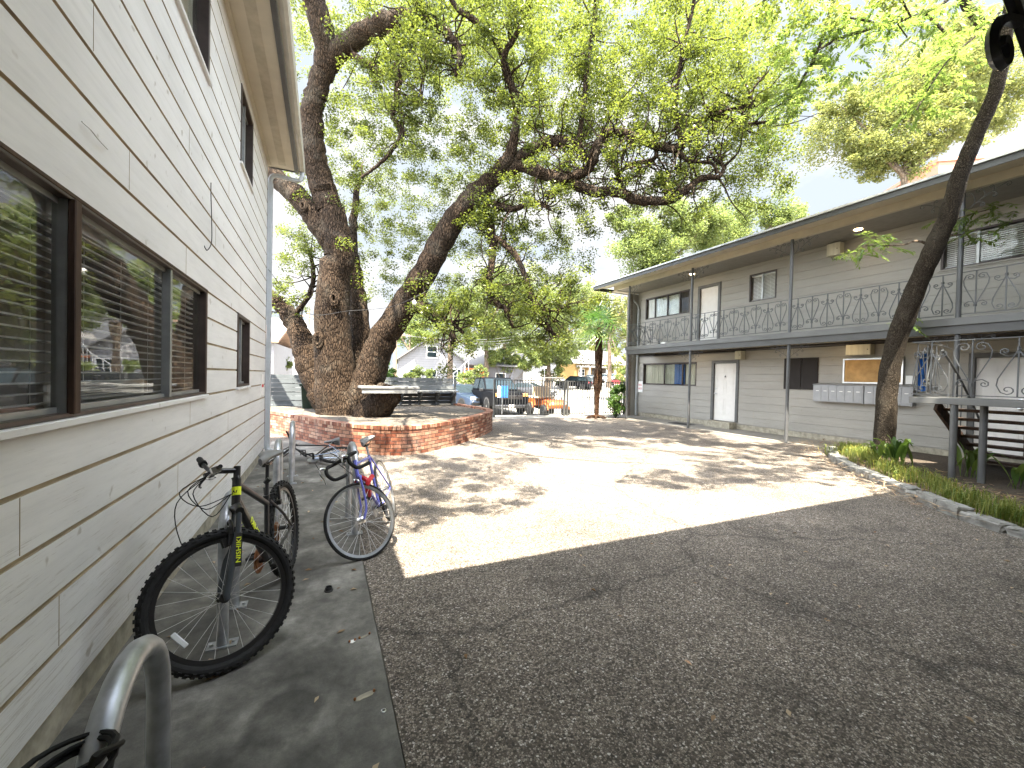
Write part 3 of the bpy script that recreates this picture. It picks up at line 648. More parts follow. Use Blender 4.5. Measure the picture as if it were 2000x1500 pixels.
def railing(parent, A, B, z0, z1, mod, mat, name='railing_panel', r=.0105, k0=0):
    A, B = Vector(A), Vector(B); d = B-A; ln = d.length; d.normalize(); n = max(1, round(ln/mod)); wd = ln/n; b = MB()
    b.bar(A+Vector((0, 0, z1)), B+Vector((0, 0, z1)), .035, .014); b.bar(A+Vector((0, 0, z0)), B+Vector((0, 0, z0)), .02, .014)
    for i in range(n):
        o = A+d*(wd*(i+.5)); scroll_module(b, lambda u, v: (o.x+d.x*u, o.y+d.y*u, z0+v), wd, z1-z0, (i+k0) % 2, r)
    return b.build(name, mat, parent)
for i, (a, c) in enumerate(zip(PYS, PYS[1:])): railing(RX, (11.38, a-.05, 0), (11.38, c+.05, 0), 3.04, 3.86, .37, 'iron_grey', k0=i)
railing(RX, (11.42, 13.57, 0), (12.75, 13.57, 0), 3.04, 3.86, .33, 'iron_grey')
def door(parent, y0, y1, z0, z1, panels=True, hand=1):
    f = MB(); f.box(12.77, 12.86, y0-.1, y0, z0, z1+.1); f.box(12.77, 12.86, y1, y1+.1, z0, z1+.1); f.box(12.77, 12.86, y0, y1, z1, z1+.1); f.build('door_frame', 'trim_grey', parent, bevel=.004)
    d = MB(); d.box(12.835, 12.87, y0+.004, y1-.004, z0, z1-.004); dr = d.build('door', 'door_white', parent)
    w_ = (y1-y0); p = MB(); h = z1-z0
    for (a, c) in ((.12, .46), (.54, .88)):
        for (u, v) in ((.82, .93), (.44, .78), (.10, .38)):
            ya, yc, za, zc = y0+a*w_, y0+c*w_, z0+u*h, z0+v*h
            for q in ((ya, yc, za, za+.012), (ya, yc, zc-.012, zc), (ya, ya+.012, za+.012, zc-.012), (yc-.012, yc, za+.012, zc-.012)): p.box(12.828, 12.8345, *q)
            p.box(12.830, 12.8348, ya+.03, yc-.03, za+.03, zc-.03)
    p.build('door_panel', 'door_white', dr, bevel=.002)
    yk = y1-.07 if hand > 0 else y0+.07
    k = MB(); k.lathe([(.03, 0), (.03, -.008), (.012, -.012), (.012, -.04), (.028, -.05), (.028, -.07), (.012, -.078)], (12.834, yk, z0+.95), 12, 'X'); k.build('door_handle', 'alu', dr, smooth=True)
    k = MB(); k.lathe([(.032, 0), (.032, -.014), (.02, -.02)], (12.834, yk, z0+1.12), 12, 'X'); k.build('deadbolt', 'alu', dr, smooth=True)
    return dr
dr = door(RX, 9.66, 10.54, .25, 2.27)
k = MB(); k.lathe([(.018, 0), (.024, -.02), (.018, -.03)], (12.834, 10.1, 1.80), 10, 'X'); k.box(12.822, 12.834, 10.09, 10.11, 1.78, 1.84); k.build('door_knocker', 'black_paint', dr)
door(RX, 10.46, 11.24, 2.99, 5.08); door(RX, 3.26, 3.98, .25, 2.25, hand=-1)
b = MB(); b.box(12.45, 12.8, 9.6, 10.62, 0, .235); b.build('door_step', 'concrete_raw', RX, bevel=.01)
for i, ch in enumerate('101'): text(ch, .085, frame_mat((12.765, 10.59, 1.86-.1*i), (0, -1, 0), (0, 0, 1)), 'door_number', 'black_paint', RX)
window(RX, WR, -1, 11.32, 14.18, 1.435, 2.35, [13.0-.03, 12.02], 'window_brown', 'glass_far', curtain=[(11.36, 11.92, 'curtain_cream'), (11.98, 12.5, 'cloth_blue'), (12.5, 14.1, 'curtain_cream')], sash='window_brown')
window(RX, WR, -1, 11.73, 14.13, 4.26, 5.17, [13.6, 12.9, 12.25], 'window_brown', 'glass_far', curtain=[(12.3, 14.1, 'blind_white')], sash='window_brown')
window(RX, WR, -1, 8.37, 9.28, 4.27, 5.17, [8.85], 'window_brown', 'glass_far', blind=1.1)
window(RX, WR, -1, 1.2, 4.6, 4.27, 5.05, [4.02, 2.6], 'window_brown', 'glass_far', blind=.6, sill='siding_right')
f = window(RX, WR, -1, 7.09, 8.05, 1.44, 2.37, [7.55], 'window_brown', 'glass_far')
b = MB(); b.box(12.768, 12.778, 7.1, 7.54, 1.45, 2.36); b.box(12.768, 12.778, 7.56, 8.04, 1.45, 2.36); b.build('sun_screen', 'screen_dark', f)
for (y, z) in ((11.1, 2.762), (6.30, 2.762), (5.9, 5.497), (11.02, 5.497), (1.2, 2.762)):
    b = MB(); b.lathe([(.085, 0), (.085, -.006), (.075, -.008)], (12.1, y, z), 16); b.build('recessed_light', 'lamp_warm', RX)
b = MB(); b.tube(catmull([(12.62, 14.72, 5.4), (12.55, 14.66, 5.2), (12.72, 14.55, 4.95), (12.745, 14.5, 4.7)], 5), .04, 8); b.box(12.70, 12.785, 14.46, 14.54, .05, 4.75); b.build('downspout', 'downspout_grey', RX)
b = MB(); b.tube([(12.77, 9.3, 2.68), (12.77, 7.0, 2.70), (12.77, 6.35, 2.68)], .014, 6); b.tube([(12.77, 9.7, 2.64), (12.77, 14.4, 2.64)], .012, 6); b.build('conduit', 'wall_greyboard', RX)
# fixtures hung on its wall
def wall_box(name, y0, y1, z0, z1, d, mat, label, cat, group=None):
    b = MB(); b.box(12.785-d, 12.785, y0, y1, z0, z1); o = b.build(name, mat, bevel=.006, loc=(12.785, (y0+y1)/2, z0)); tag(o, label, cat, group)
    b = MB(); b.box(12.785-d-.006, 12.785-d, y0+.02, y1-.02, z0+.02, z1-.02); c = b.build('lid', mat, o, bevel=.003)
    b = MB(); b.lathe([(.012, 0), (.012, -.01)], (12.785-d-.006, y0+.06, (z0+z1)/2), 8, 'X'); b.build('latch', 'black_paint', c); return o
ub = wall_box('utility_box', 6.54, 6.86, 5.12, 5.46, .22, 'curtain_cream', 'cream utility box high on the upper wall by the ceiling light, wires below', 'utility box')
b = MB(); b.tube(catmull([(12.7, 6.8, 5.12), (12.68, 6.75, 5.03), (12.7, 6.66, 5.06), (12.66, 6.6, 5.10)], 5), .006, 5); b.tube(catmull([(12.7, 6.62, 5.12), (12.68, 6.56, 5.0), (12.7, 6.5, 5.06), (12.72, 6.5, 5.2)], 5), .006, 5); b.build('cable', 'black_plastic', ub)
wall_box('utility_box', 5.78, 6.33, 2.39, 2.66, .2, 'curtain_cream', 'wide cream utility box on the lower wall above the cork notice board', 'utility box')
wall_box('utility_box', 9.34, 9.58, 2.38, 2.66, .2, 'curtain_cream', 'small cream utility box just right of the ground floor white door', 'utility box')
nb = MB(); nb.box(12.755, 12.785, 5.20, 6.44, 1.67, 2.29); nb = nb.build('notice_board', 'cork', loc=(12.785, 5.8, 1.67)); tag(nb, 'cork notice board with pale frame on the wall over the mailboxes', 'notice board')
b = MB()
for q in ((5.18, 6.46, 2.27, 2.31), (5.18, 6.46, 1.65, 1.69), (5.18, 5.22, 1.69, 2.27), (6.42, 6.46, 1.69, 2.27)): b.box(12.74, 12.79, *q)
b.build('frame', 'alu', nb, bevel=.004)
b = MB(); b.box(12.775, 12.784, 4.98, 5.14, 1.66, 1.86); tag(b.build('paper_notice', 'paper', loc=(12.78, 5.06, 1.66)), 'white paper notice on the wall between notice board and stair landing', 'notice')
for i, (y0, y1, lb) in enumerate(((5.92, 7.12, 'bank of grey wall mailboxes under the notice board, nearer the dark screened window'), (4.94, 5.90, 'bank of grey wall mailboxes partly behind the leaning tree trunk'))):
    b = MB(); b.box(12.63, 12.785, y0, y1, 1.13, 1.60); b.prism([(12.60, 1.60), (12.785, 1.60), (12.785, 1.64), (12.62, 1.615)], 'Y', y0-.01, y1+.01)
    mb = b.build('mailbox_bank', 'mailbox_grey', bevel=.004, loc=(12.78, (y0+y1)/2, 1.13)); tag(mb, lb, 'mailbox', 'mailbox banks')
    n = 6 if i == 0 else 5; wd = (y1-y0-.04)/n
    for k in range(n):
        b = MB(); ya = y0+.02+wd*k; b.box(12.622, 12.63, ya+.008, ya+wd-.008, 1.15, 1.58); d = b.build('mailbox_door', 'mailbox_grey', mb, bevel=.002)
        b = MB(); b.box(12.619, 12.6215, ya+wd*.3, ya+wd*.7, 1.42, 1.435); b.build('name_slot', 'paper', d)
b = MB(); b.box(12.775, 12.784, 14.17, 14.46, 1.08, 1.57); sg = b.build('pets_sign', 'sign_white', loc=(12.78, 14.3, 1.08)); tag(sg, 'white sign reading NO PETS in red at the far end of the grey wall', 'sign')
text('NO', .13, frame_mat((12.774, 14.315, 1.40), (0, -1, 0), (0, 0, 1)), 'lettering', 'sign_red', sg); text('PETS', .105, frame_mat((12.774, 14.315, 1.24), (0, -1, 0), (0, 0, 1)), 'lettering', 'sign_red', sg)
b = MB(); pts = [(12.70+.03*math.sin(i*1.3), 4.74+.017*i) for i in range(11)]
for p, q in zip(pts, pts[1:]): b.quad((p[0], p[1], 1.50), (q[0], q[1], 1.48), (q[0]+.02, q[1], 2.36), (p[0]+.02, p[1], 2.36))
b.box(12.7, 12.79, 4.73, 4.92, 2.35, 2.38); tag(b.build('blue_cloth', 'cloth_blue', loc=(12.75, 4.75, 1.5), smooth=True), 'bright blue cloth hanging on the wall behind the stair railing', 'cloth')
b = MB(); b.box(11.9, 12.35, 10.9, 11.8, .022, .035); tag(b.build('door_mat', 'mat_dark', bevel=.004, loc=(12.1, 11.3, .022)), 'dark door mat on the walkway under the curtained ground floor window', 'mat')
bg_ = MB(); bg_.tube(catmull([(11.6, 12.05, 2.99), (11.62, 11.9, 3.01), (11.6, 11.7, 3.0)], 4), [.05]*4+[.075]*4+[.04], 8); bo = bg_.build('cloth_bundle', 'paper', smooth=True, loc=(11.6, 11.9, 2.976)); tag(bo, 'crumpled white bundle with a black bottle lying on the balcony edge', 'bundle')
b = MB(); b.lathe([(.03, 0), (.04, .06), (.035, .14), (.015, .2), (.015, .25)], (11.55, 11.98, 2.976), 10); b.build('bottle', 'black_plastic', bo, smooth=True)

# ------------------------------------------------------------------ stair landing at the right
SL = thing('stair_landing', (9.9, 2.5, 0), 'grey outdoor stair landing with scrolled iron railing on two pipe posts above the planting bed', 'stairs')
b = MB(); b.box(9.5, 10.62, .2, 3.77, 1.315, 1.42); b.build('landing_slab', 'balcony_grey', SL, bevel=.006)
for x, y in ((9.56, 3.2), (9.80, 2.93)): b = MB(); b.tube([(x, y, .02), (x, y, 1.32)], .048, 14); b.build('post', 'post_grey', SL, smooth=True)
railing(SL, (9.53, 3.74, 0), (9.53, .3, 0), 1.475, 2.385, .47, 'iron_grey', r=.0095, k0=0)
railing(SL, (9.53, 3.74, 0), (10.55, 3.74, 0), 1.475, 2.385, .40, 'iron_grey', r=.008)
for y in (3.72, 2.05):
    b = MB(); b.bar((10.40, y, 1.27), (12.25, y, .07), .05, .2); b.build('stringer', 'wood_brown', SL)
for k in range(7):
    b = MB(); z = 1.16-.176*k; x = 10.58+.25*k; b.box(x, x+.26, 2.08, 3.69, z, z+.05); b.build('tread', 'wood_brown', SL, bevel=.004)
b = MB(); b.tube(catmull([(10.6, 3.74, 2.3), (11.4, 3.74, 1.75), (12.2, 3.74, 1.05), (12.3, 3.74, .9)], 4), .02, 8)
for k in range(5): b.tube([(10.9+.28*k, 3.74, 2.08-.2*k), (10.9+.28*k, 3.74, 1.05-.18*k)], .01, 5)
b.build('handrail', 'iron_grey', SL, smooth=True)
b = MB(); b.tube(catmull([(10.65, 2.1, 2.3), (11.4, 2.1, 1.75), (12.2, 2.1, 1.05)], 4), .02, 8); b.build('handrail', 'iron_grey', SL, smooth=True)

# ------------------------------------------------------------------ raised brick bed round the oak
PL = [(-1.9, 13.6), (-1.15, 12.3), (-.62, 11.2), (-.22, 10.3), (.16, 9.55), (.62, 8.90), (1.15, 8.46), (1.62, 8.40), (2.25, 8.78), (3.0, 9.45), (3.8, 10.35), (4.5, 11.3), (4.86, 12.15), (4.92, 12.9), (4.8, 13.8), (4.65, 15.05)]
PZ = .58
PC = [Vector((p.x, p.y, 0)) for p in catmull([(x, y, 0) for x, y in PL], 8)]
def side_strip(C, off):
    out = []
    for i in range(len(C)):
        d = (C[min(i+1, len(C)-1)]-C[max(i-1, 0)]).normalized(); nr = Vector((-d.y, d.x, 0)); out.append(C[i]+nr*off)
    return out
BPn = thing('brick_planter', (1.6, 10, 0), 'curved raised brick planter around the oak, low weathered red brick wall with flagstone top', 'planter')
def uvstrip(name, mat, rows, parent):
    """rows: list of (polyline, z, v); quads with uv = arc length, v"""
    me = bpy.data.meshes.new(name); off = base(parent); vs = []; uv = []; fs = []; n = len(rows[0][0])
    for pl, z, v in rows:
        s = 0
        for i, p in enumerate(pl):
            if i: s += (rows[0][0][i]-rows[0][0][i-1]).length
            vs.append((p.x-off.x, p.y-off.y, z-off.z)); uv.append((s, v))
    for r_ in range(len(rows)-1):
        for i in range(n-1): fs.append((r_*n+i, r_*n+i+1, (r_+1)*n+i+1, (r_+1)*n+i))
    me.from_pydata(vs, [], fs); ul = me.uv_layers.new(name='UVMap')
    for lp in me.loops: ul.data[lp.index].uv = uv[lp.vertex_index]
    me.materials.append(MATS[mat]); o = bpy.data.objects.new(name, me); COL.objects.link(o); o.parent = parent; return o
IN = side_strip(PC, .13); OUT = side_strip(PC, -.012); IN2 = side_strip(PC, .20)
uvstrip('brick_wall', 'brick_curve', [(PC, -.02, -.02), (PC, PZ-.075, PZ-.075)], BPn)
uvstrip('brick_cap', 'brick_cap', [(PC, PZ-.077, .0), (OUT, PZ-.073, .006), (OUT, PZ, .08), (IN2, PZ, .28), (IN2, PZ-.12, .4)], BPn)
b = MB(); b.prism([(p.x, p.y) for p in IN]+[(-1.9, 15.05)], 'Z', .30, .52); b.build('flagstone_top', 'flagstone', BPn)

# ------------------------------------------------------------------ trees
def limb(b, pts, sub=6, n=12, jit=.03, ecc=.05):
    """pts: (x, y, r, t) survey pixels, radius in pixels at that depth, depth"""
    Q = [at(x, y, t) for x, y, r, t in pts]; rad = [r*t/FPX*math.cos(math.atan((x-1000)/FPX)) for x, y, r, t in pts]
    P = catmull(Q, sub); rr = []
    for i in range(len(pts)-1):
        for k in range(sub): rr.append(rad[i]+(rad[i+1]-rad[i])*k/sub)
    rr.append(rad[-1])
    rr = [r*(1+random.uniform(-ecc, ecc)*(.3 if r > .2 else 1)) for r in rr]
    P = [p+Vector((random.gauss(0, 1), random.gauss(0, 1), random.gauss(0, 1)))*min(r*.10, .02)*(jit if jit > .1 else 1) for p, r in zip(P, rr)]
    b.tube(P, rr, n); return P, rr
OAK = thing('oak_tree', tuple(at(665, 800, 11.3)), 'huge gnarled live oak with several thick dark trunks rising from the brick planter', 'tree')
NODES = []; TRK = []
def oak_limb(name, *L_, n=12, parent=None, sc=.86):
    b = MB()
    for l in L_:
        l = [(x, y, r*(sc if y > 120 else 1), t) for x, y, r, t in l]
        P, rr = limb(b, l, n=n)
        TRK.extend([(p, r) for p, r in zip(P, rr) if r > .2])
        NODES.extend([(p, r) for p, r in zip(P, rr) if r < .15])
    return b.build(name, 'bark_oak', parent or OAK, smooth=True)
trunk = oak_limb('trunk', [(674, 826, 68, 11.3), (668, 800, 60, 11.25), (658, 755, 51, 11.2), (650, 660, 42, 11.1), (652, 560, 39, 11), (663, 490, 35, 10.9), (652, 430, 33, 10.9), (632, 370, 31, 10.8), (614, 310, 29, 10.7), (611, 250, 27, 10.6), (613, 200, 25, 10.5), (628, 150, 25, 10.4), (638, 100, 24, 10.3), (628, 55, 24, 10.1), (612, 0, 24, 10), (598, -80, 20, 9.6), (620, -190, 16, 8.9), (700, -300, 13, 8)], n=20)
oak_limb('limb', [(706, 828, 52, 11.2), (708, 795, 48, 11.15), (720, 740, 43, 11.1), (746, 668, 38, 11), (790, 595, 34, 10.9), (835, 522, 31, 10.7), (862, 470, 31, 10.6), (893, 420, 29, 10.5), (930, 378, 27, 10.3), (965, 347, 22, 10.2), (990, 312, 17, 10), (1003, 272, 12, 9.9), (1010, 200, 8, 9.6), (990, 150, 7, 9.4), (985, 110, 6, 9.2), (1012, 60, 5, 9), (1035, 5, 5, 8.8), (1050, -60, 4, 8.4)], n=18, sc=.76)
oak_limb('limb', [(666, 530, 18, 10.95), (652, 482, 27, 10.92), (625, 440, 28, 10.9), (598, 402, 27, 10.9), (565, 370, 25, 10.9), (530, 340, 23, 11), (470, 300, 20, 11.2), (400, 260, 15, 11.4)], n=16)
oak_limb('limb', [(650, 790, 44, 11.5), (618, 735, 38, 11.5), (597, 685, 30, 11.5), (578, 640, 24, 11.6), (556, 606, 20, 11.7), (530, 582, 18, 11.8), (480, 555, 15, 12)], [(575, 615, 7, 11.6), (603, 578, 6, 11.6), (612, 540, 6, 11.7), (607, 500, 4, 11.8), (595, 470, 3, 11.9)], n=14)
oak_limb('limb', [(702, 760, 36, 11.9), (703, 680, 27, 12), (700, 600, 22, 12.1), (694, 530, 16, 12.2), (688, 480, 13, 12.3), (692, 420, 9, 12.5), (700, 350, 6, 12.8)], n=12)
oak_limb('limb', [(640, 128, 22, 10.4), (668, 95, 21, 10.2), (700, 72, 20, 10), (745, 50, 20, 9.8), (795, 38, 18, 9.6), (845, 45, 13, 9.4), (878, 68, 8, 9.3), (897, 100, 6, 9.3), (890, 148, 4, 9.3)],
         [(800, 38, 10, 9.6), (815, 5, 8, 9.4), (840, -40, 7, 9), (900, -120, 6, 8.2), (980, -220, 5, 7.4)], [(760, 60, 9, 9.8), (775, 110, 9, 9.7), (777, 150, 9, 9.7), (775, 190, 8, 9.7), (766, 225, 6, 9.7), (786, 258, 6, 9.7), (762, 298, 5, 9.7), (735, 325, 4, 9.7), (705, 347, 3, 9.7)], [(690, 108, 7, 10), (728, 132, 8, 9.9), (765, 150, 8, 9.8)], [(808, 65, 5, 9.5), (833, 120, 4, 9.4), (822, 170, 3, 9.4), (825, 200, 3, 9.4)])
oak_limb('limb', [(978, 335, 17, 10.2), (1030, 297, 13, 10), (1070, 277, 13, 9.9), (1108, 276, 12, 9.8), (1132, 290, 9, 9.7), (1143, 312, 7, 9.6)], [(982, 338, 17, 10.2), (1018, 325, 13, 10), (1060, 340, 13, 9.8), (1098, 350, 13, 9.6), (1128, 342, 11, 9.5), (1155, 322, 12, 9.4), (1165, 290, 12, 9.3), (1182, 263, 11, 9.2), (1215, 258, 10, 9.1), (1262, 277, 10, 9), (1318, 291, 10, 8.9), (1343, 270, 8, 8.8), (1370, 236, 8, 8.8), (1403, 224, 7, 8.7), (1435, 236, 5, 8.6), (1466, 242, 4, 8.5), (1502, 236, 2, 8.4)],
         [(1110, 350, 12, 9.6), (1155, 374, 12, 9.5), (1200, 375, 11, 9.3), (1250, 391, 11, 9.2), (1308, 391, 10, 9.1), (1340, 371, 8, 9), (1372, 347, 8, 9), (1402, 346, 6, 8.9), (1413, 325, 5, 8.9), (1392, 309, 4, 8.9)], [(1325, 293, 6, 8.9), (1347, 315, 5, 8.9), (1388, 318, 4, 8.9), (1402, 338, 4, 8.9)], [(1282, 286, 5, 9), (1276, 311, 5, 9), (1232, 322, 5, 9.1), (1202, 343, 4, 9.1)], [(1222, 378, 6, 9.3), (1207, 345, 5, 9.3), (1195, 310, 4, 9.4), (1182, 296, 3, 9.4)], [(1385, 228, 6, 8.8), (1420, 215, 5, 8.7), (1462, 205, 5, 8.6), (1470, 175, 3, 8.5), (1500, 140, 2, 8.4)])
oak_limb('limb', [(915, 430, 15, 10.5), (948, 428, 12, 10.3), (962, 468, 9, 10.2), (959, 520, 8, 10.1), (954, 568, 8, 10), (970, 592, 7, 9.9), (988, 605, 5, 9.8), (1002, 640, 3, 9.7)], [(963, 463, 8, 10.2), (1000, 490, 7, 10), (1021, 528, 6, 9.9), (1036, 578, 6, 9.8), (1062, 622, 5, 9.7), (1078, 648, 4, 9.6), (1086, 662, 3, 9.6)], [(1028, 545, 5, 9.9), (1055, 600, 4, 9.8), (1090, 605, 3, 9.7), (1110, 590, 3, 9.6)], [(936, 400, 11, 10.4), (968, 402, 9, 10.2), (1000, 408, 7, 10), (1045, 396, 5, 9.8), (1075, 410, 3, 9.7)])
oak_limb('limb', [(772, 632, 14, 11), (792, 610, 15, 10.85), (815, 600, 15, 10.7), (838, 608, 14, 10.5), (853, 626, 12, 10.4), (868, 640, 10, 10.3), (884, 655, 7, 10.2), (888, 672, 4, 10.2)], [(860, 632, 5, 10.4), (880, 628, 5, 10.3), (905, 650, 4, 10.2)])
oak_limb('limb', [(1008, 215, 7, 9.7), (985, 120, 6, 9.4), (955, 65, 6, 9.2), (920, 35, 6, 9.1), (890, 12, 5, 9), (850, -60, 5, 8.6)], [(1130, 280, 7, 9.7), (1140, 200, 6, 9.5), (1148, 110, 6, 9.3), (1160, 50, 5, 9.1), (1168, -20, 5, 8.8), (1200, -140, 4, 8)], [(1330, 280, 6, 8.9), (1320, 210, 5, 8.8), (1330, 120, 4, 8.6), (1350, 30, 4, 8.4), (1370, -80, 3, 8)])
# knots where limbs were lost
for x, y, s in ((653, 583, 1), (622, 664, 1.1), (592, 402, .8)):
    c = at(x, y, 10.62 if y < 600 else 10.66) if y > 450 else at(x, y, 10.55); b = MB(); fw = -FW
    for k, (rr, dz, tr) in enumerate(((.17*s, 0, .045), (.11*s, .02, .04))):
        pts = [c+RT*(rr*.62*math.cos(a))+UP*(rr*math.sin(a))+fw*dz for a in [2*math.pi*i/14 for i in range(14)]]; b.tube(pts, tr*s, 6, closed=True)
    b.build('knot', 'bark_oak', OAK, smooth=True)
# twigs and leaves
def twigs(nodes, count, ln, mat, parent, rmax=.14, up=.2, name='twigs'):
    b = MB(); tips = []
    cand = [q for q in nodes if q[1] < rmax]
    for i in range(count):
        p, r = random.choice(cand); d = Vector((random.gauss(0, 1), random.gauss(0, 1), random.gauss(up, .8))).normalized()
        q = Vector(p); pts = [q.copy()]; l = random.uniform(*ln)/5
        for k in range(5):
            d = (d+Vector((random.gauss(0, .38), random.gauss(0, .38), random.gauss(.02, .38)))).normalized(); q = q+d*l; pts.append(q.copy())
        r0 = min(r*.5, .02); b.tube(pts, [r0*(1-.8*k/5)+.002 for k in range(6)], 5, cap=False); tips += [pts[3], pts[4], pts[5]]
    tag(b.build(name, mat, parent, smooth=True, recalc=False), kind='stuff'); return tips
tips = twigs(NODES, 620, (.5, 1.3), 'bark_oak', OAK)
DENS = ["534788899998459987310", "535767899999856998420", "625767789999868999620", "424765578999989999740", "526766457999988899950", "537767778889876677850", "437755788768545666740",
        "637887787676455654510", "625788746666324310000", "623478655674100000000", "512365656663000000000", "110152456652000000000", "000001456551000000000", "000000123551000000000"]
C = []
for r_, row in enumerate(DENS):
    for c_, ch in enumerate(row):
        n = int(ch)*1.3; n = int(n)+(random.random() < n % 1)
        for k in range(n):
            x = 550+50*c_+random.uniform(-8, 58); y = 50*r_+random.uniform(-8, 58)
            if x < 1130 and y > 330: t = random.uniform(10.4, 15.5)
            elif x > 1130: t = random.triangular(8.3, 12.6, 10)
            else: t = random.triangular(8.8, 15, 11.5)
            if x > 960 and 205 < y < 425 and random.random() < .86: t = 10.2-(x-980)*.0035+random.triangular(.1, 3.4, .9)
            if x < 620 and t < 10.6: t = random.uniform(11.3, 15)
            C.append(tuple(at(x, y, t)))
for p in tips:
    x, y = topx(p)
    if random.random() < (.10 if x > 960 and 205 < y < 430 else .35): C.append(tuple(p))
# canopy over the court, out of the picture, that dapples the paving
def over(gx, gy, h): return (gx+SUN.x/SUN.z*h*1.0, gy+SUN.y/SUN.z*h, h)
SH = []
for poly_n, (cx, cyy, rx, ry, k, hh) in enumerate([(1.9, 5.3, 1.1, .75, 34, 7.2), (1.6, 6.5, 1.3, .9, 42, 7.2), (2.9, 7.3, 1.2, .7, 30, 7.2), (6.3, 4.75, 1.7, .55, 44, 7.2), (7.6, 5.5, 1.3, .8, 34, 7.2), (5.2, 5.15, .9, .45, 16, 7.2), (8.5, 7.3, 2, 1.1, 26, 7.6), (9.4, 5.2, 1.4, 1.4, 18, 7.6), (5.2, 8.6, 2.2, .7, 20, 8.2), (7, 9.4, 3, 1.6, 34, 8), (4, 10.5, 2.4, 1.5, 22, 9), (1.1, 4.6, .4, .35, 9, 7.2), (1.5, 8.3, 1.1, .5, 20, 7.8), (3.4, 9.9, 1.3, .8, 22, 8), (1.8, 11, 1.5, 1.2, 26, 8.5), (8, 12.3, 3, 1.1, 22, 8.5)]):
    for i in range(k):
        a = random.uniform(0, 6.28); q = math.sqrt(random.random()); SH.append(over(cx+rx*q*math.cos(a), cyy+ry*q*math.sin(a), hh+random.uniform(-.6, .9)))
for l_ in range(260):                                          # leaves up the sun's path that keep the trunks in dapple
    p, r = random.choice(TRK); q = p-SUN*random.uniform(4.5, 8)+Vector((random.gauss(0, .25), random.gauss(0, .25), 0))
    if not inview(q, 30): SH.append(tuple(q))
SH = [p for p in SH if not (inview(p, -60) and p[1] < 5)]
P1 = clumps_to_points(C, rng.uniform(.14, .37, len(C)), 125); P2 = clumps_to_points(SH, rng.uniform(.14, .32, len(SH)), 105)
P = np.concatenate([P1, P2]); lens = leaf_quads(P, .064, .038, .0, .8)
npmesh('crown', lens, 4, 'leaf_oak', OAK, tint=rng.uniform(0, 1, len(P)))
# limbs that carry the canopy overhead
b = MB()
for pts in ([at(700, -300, 8), (.2, 5.6, 8.2), (.8, 3.6, 8.1), (1.5, 2.2, 8.0)], [at(700, -300, 8), (2.2, 4.6, 8.2), (4, 2.9, 7.9), (6, 2.2, 7.7)], [at(980, -220, 7.4), (4.6, 4.5, 8.2), (7, 3.4, 7.6), (8.6, 3.6, 7.3)]):
    q = catmull([Vector(p) for p in pts], 6, .09); b.tube(q, [.06-.052*i/(len(q)-1) for i in range(len(q))], 8)
b.build('limb', 'bark_oak', OAK, smooth=True)
# cut stump and table board beside it
ST = MB(); limb(ST, [(724, 816, 36, 10.75), (734, 798, 32, 10.7), (749, 780, 29, 10.65), (762, 766, 28, 10.6)], n=14); ST = ST.build('tree_stump', 'bark_oak', smooth=True, loc=tuple(at(725, 808, 11.25)))
tag(ST, 'leaning cut oak stump carrying the grey plank table in the brick planter', 'stump')
TB = MB(); TB.obox((1.50, 10.78, 1.285), (.70, .02, -.0), (-.02, .30, 0), (0, 0, .028)); TB = TB.build('plank_table', 'table_grey', bevel=.008, loc=(1.5, 10.78, 1.2)); tag(TB, 'pale grey plank table top resting on the stump beside the oak trunk', 'table')
b = MB(); b.bar((.84, 10.50, 1.20), (2.16, 10.53, 1.20), .03, .11); b.build('apron', 'table_grey', TB)

# ------------------------------------------------------------------ fence, bench, bin
def boardfence(name, x0, x1, y, z0, z1, mat, label, slope=0):
    T_ = thing(name, ((x0+x1)/2, y, z0), label, 'fence'); b = MB(); z = z0; k = 0
    while z < z1-.02:
        b.box(x0, x1-(slope*(z-z0) if slope else 0), y-.012*(k % 2), y+.025, z, min(z+.133, z1)); z += .14; k += 1
    b.build('boards', mat, T_)
    x = x0
    while x <= x1+.01: b = MB(); b.box(x-.045, x+.045, y+.026, y+.11, z0-.3, z1-.02); b.build('post', mat, T_); x += (x1-x0)/max(1, round((x1-x0)/1.6))
    return T_
boardfence('board_fence', -4.5, .9, 15.35, .0, 1.53, 'fence_grey', 'dark blue grey board fence left of the oak behind the green bin')
FR = boardfence('board_fence', 1.2, 4.6, 15.32, .4, 1.52, 'fence_light', 'pale grey board fence with a slanted end right of the oak, behind the wall bench', .12)
BE = thing('wall_bench', (3.4, 15.0, .5), 'long grey bench shelf on angled brackets along the pale board fence', 'bench')
b = MB(); b.box(2.1, 4.56, 14.72, 15.30, 1.00, 1.06); b.build('seat', 'table_grey', BE, bevel=.006)
for x in (2.55, 3.2, 3.85, 4.45): b = MB(); b.bar((x, 15.29, .62), (x, 14.78, .97), .07, .09); b.box(x-.035, x+.035, 15.2, 15.3, .5, 1.0); b.build('bracket', 'fence_light', BE)
GB = thing('wheeled_bin', (-.28, 14.2, .0), 'dark green lidded rubbish bin half hidden behind the left oak trunk', 'bin')
b = MB(); b.add([(-.55, 13.95, .1), (-.05, 13.95, .1), (-.05, 14.5, .1), (-.55, 14.5, .1), (-.62, 13.85, 1.2), (.02, 13.85, 1.2), (.02, 14.6, 1.2), (-.62, 14.6, 1.2)], [(0, 3, 2, 1), (4, 5, 6, 7), (0, 1, 5, 4), (1, 2, 6, 5), (2, 3, 7, 6), (3, 0, 4, 7)]); b.build('body', 'bin_green', GB, bevel=.02)
b = MB(); b.box(-.66, .06, 13.80, 14.66, 1.2, 1.27); b.tube([(-.6, 14.68, 1.2), (0, 14.68, 1.2)], .02, 8); b.build('lid', 'bin_green', GB, bevel=.02)
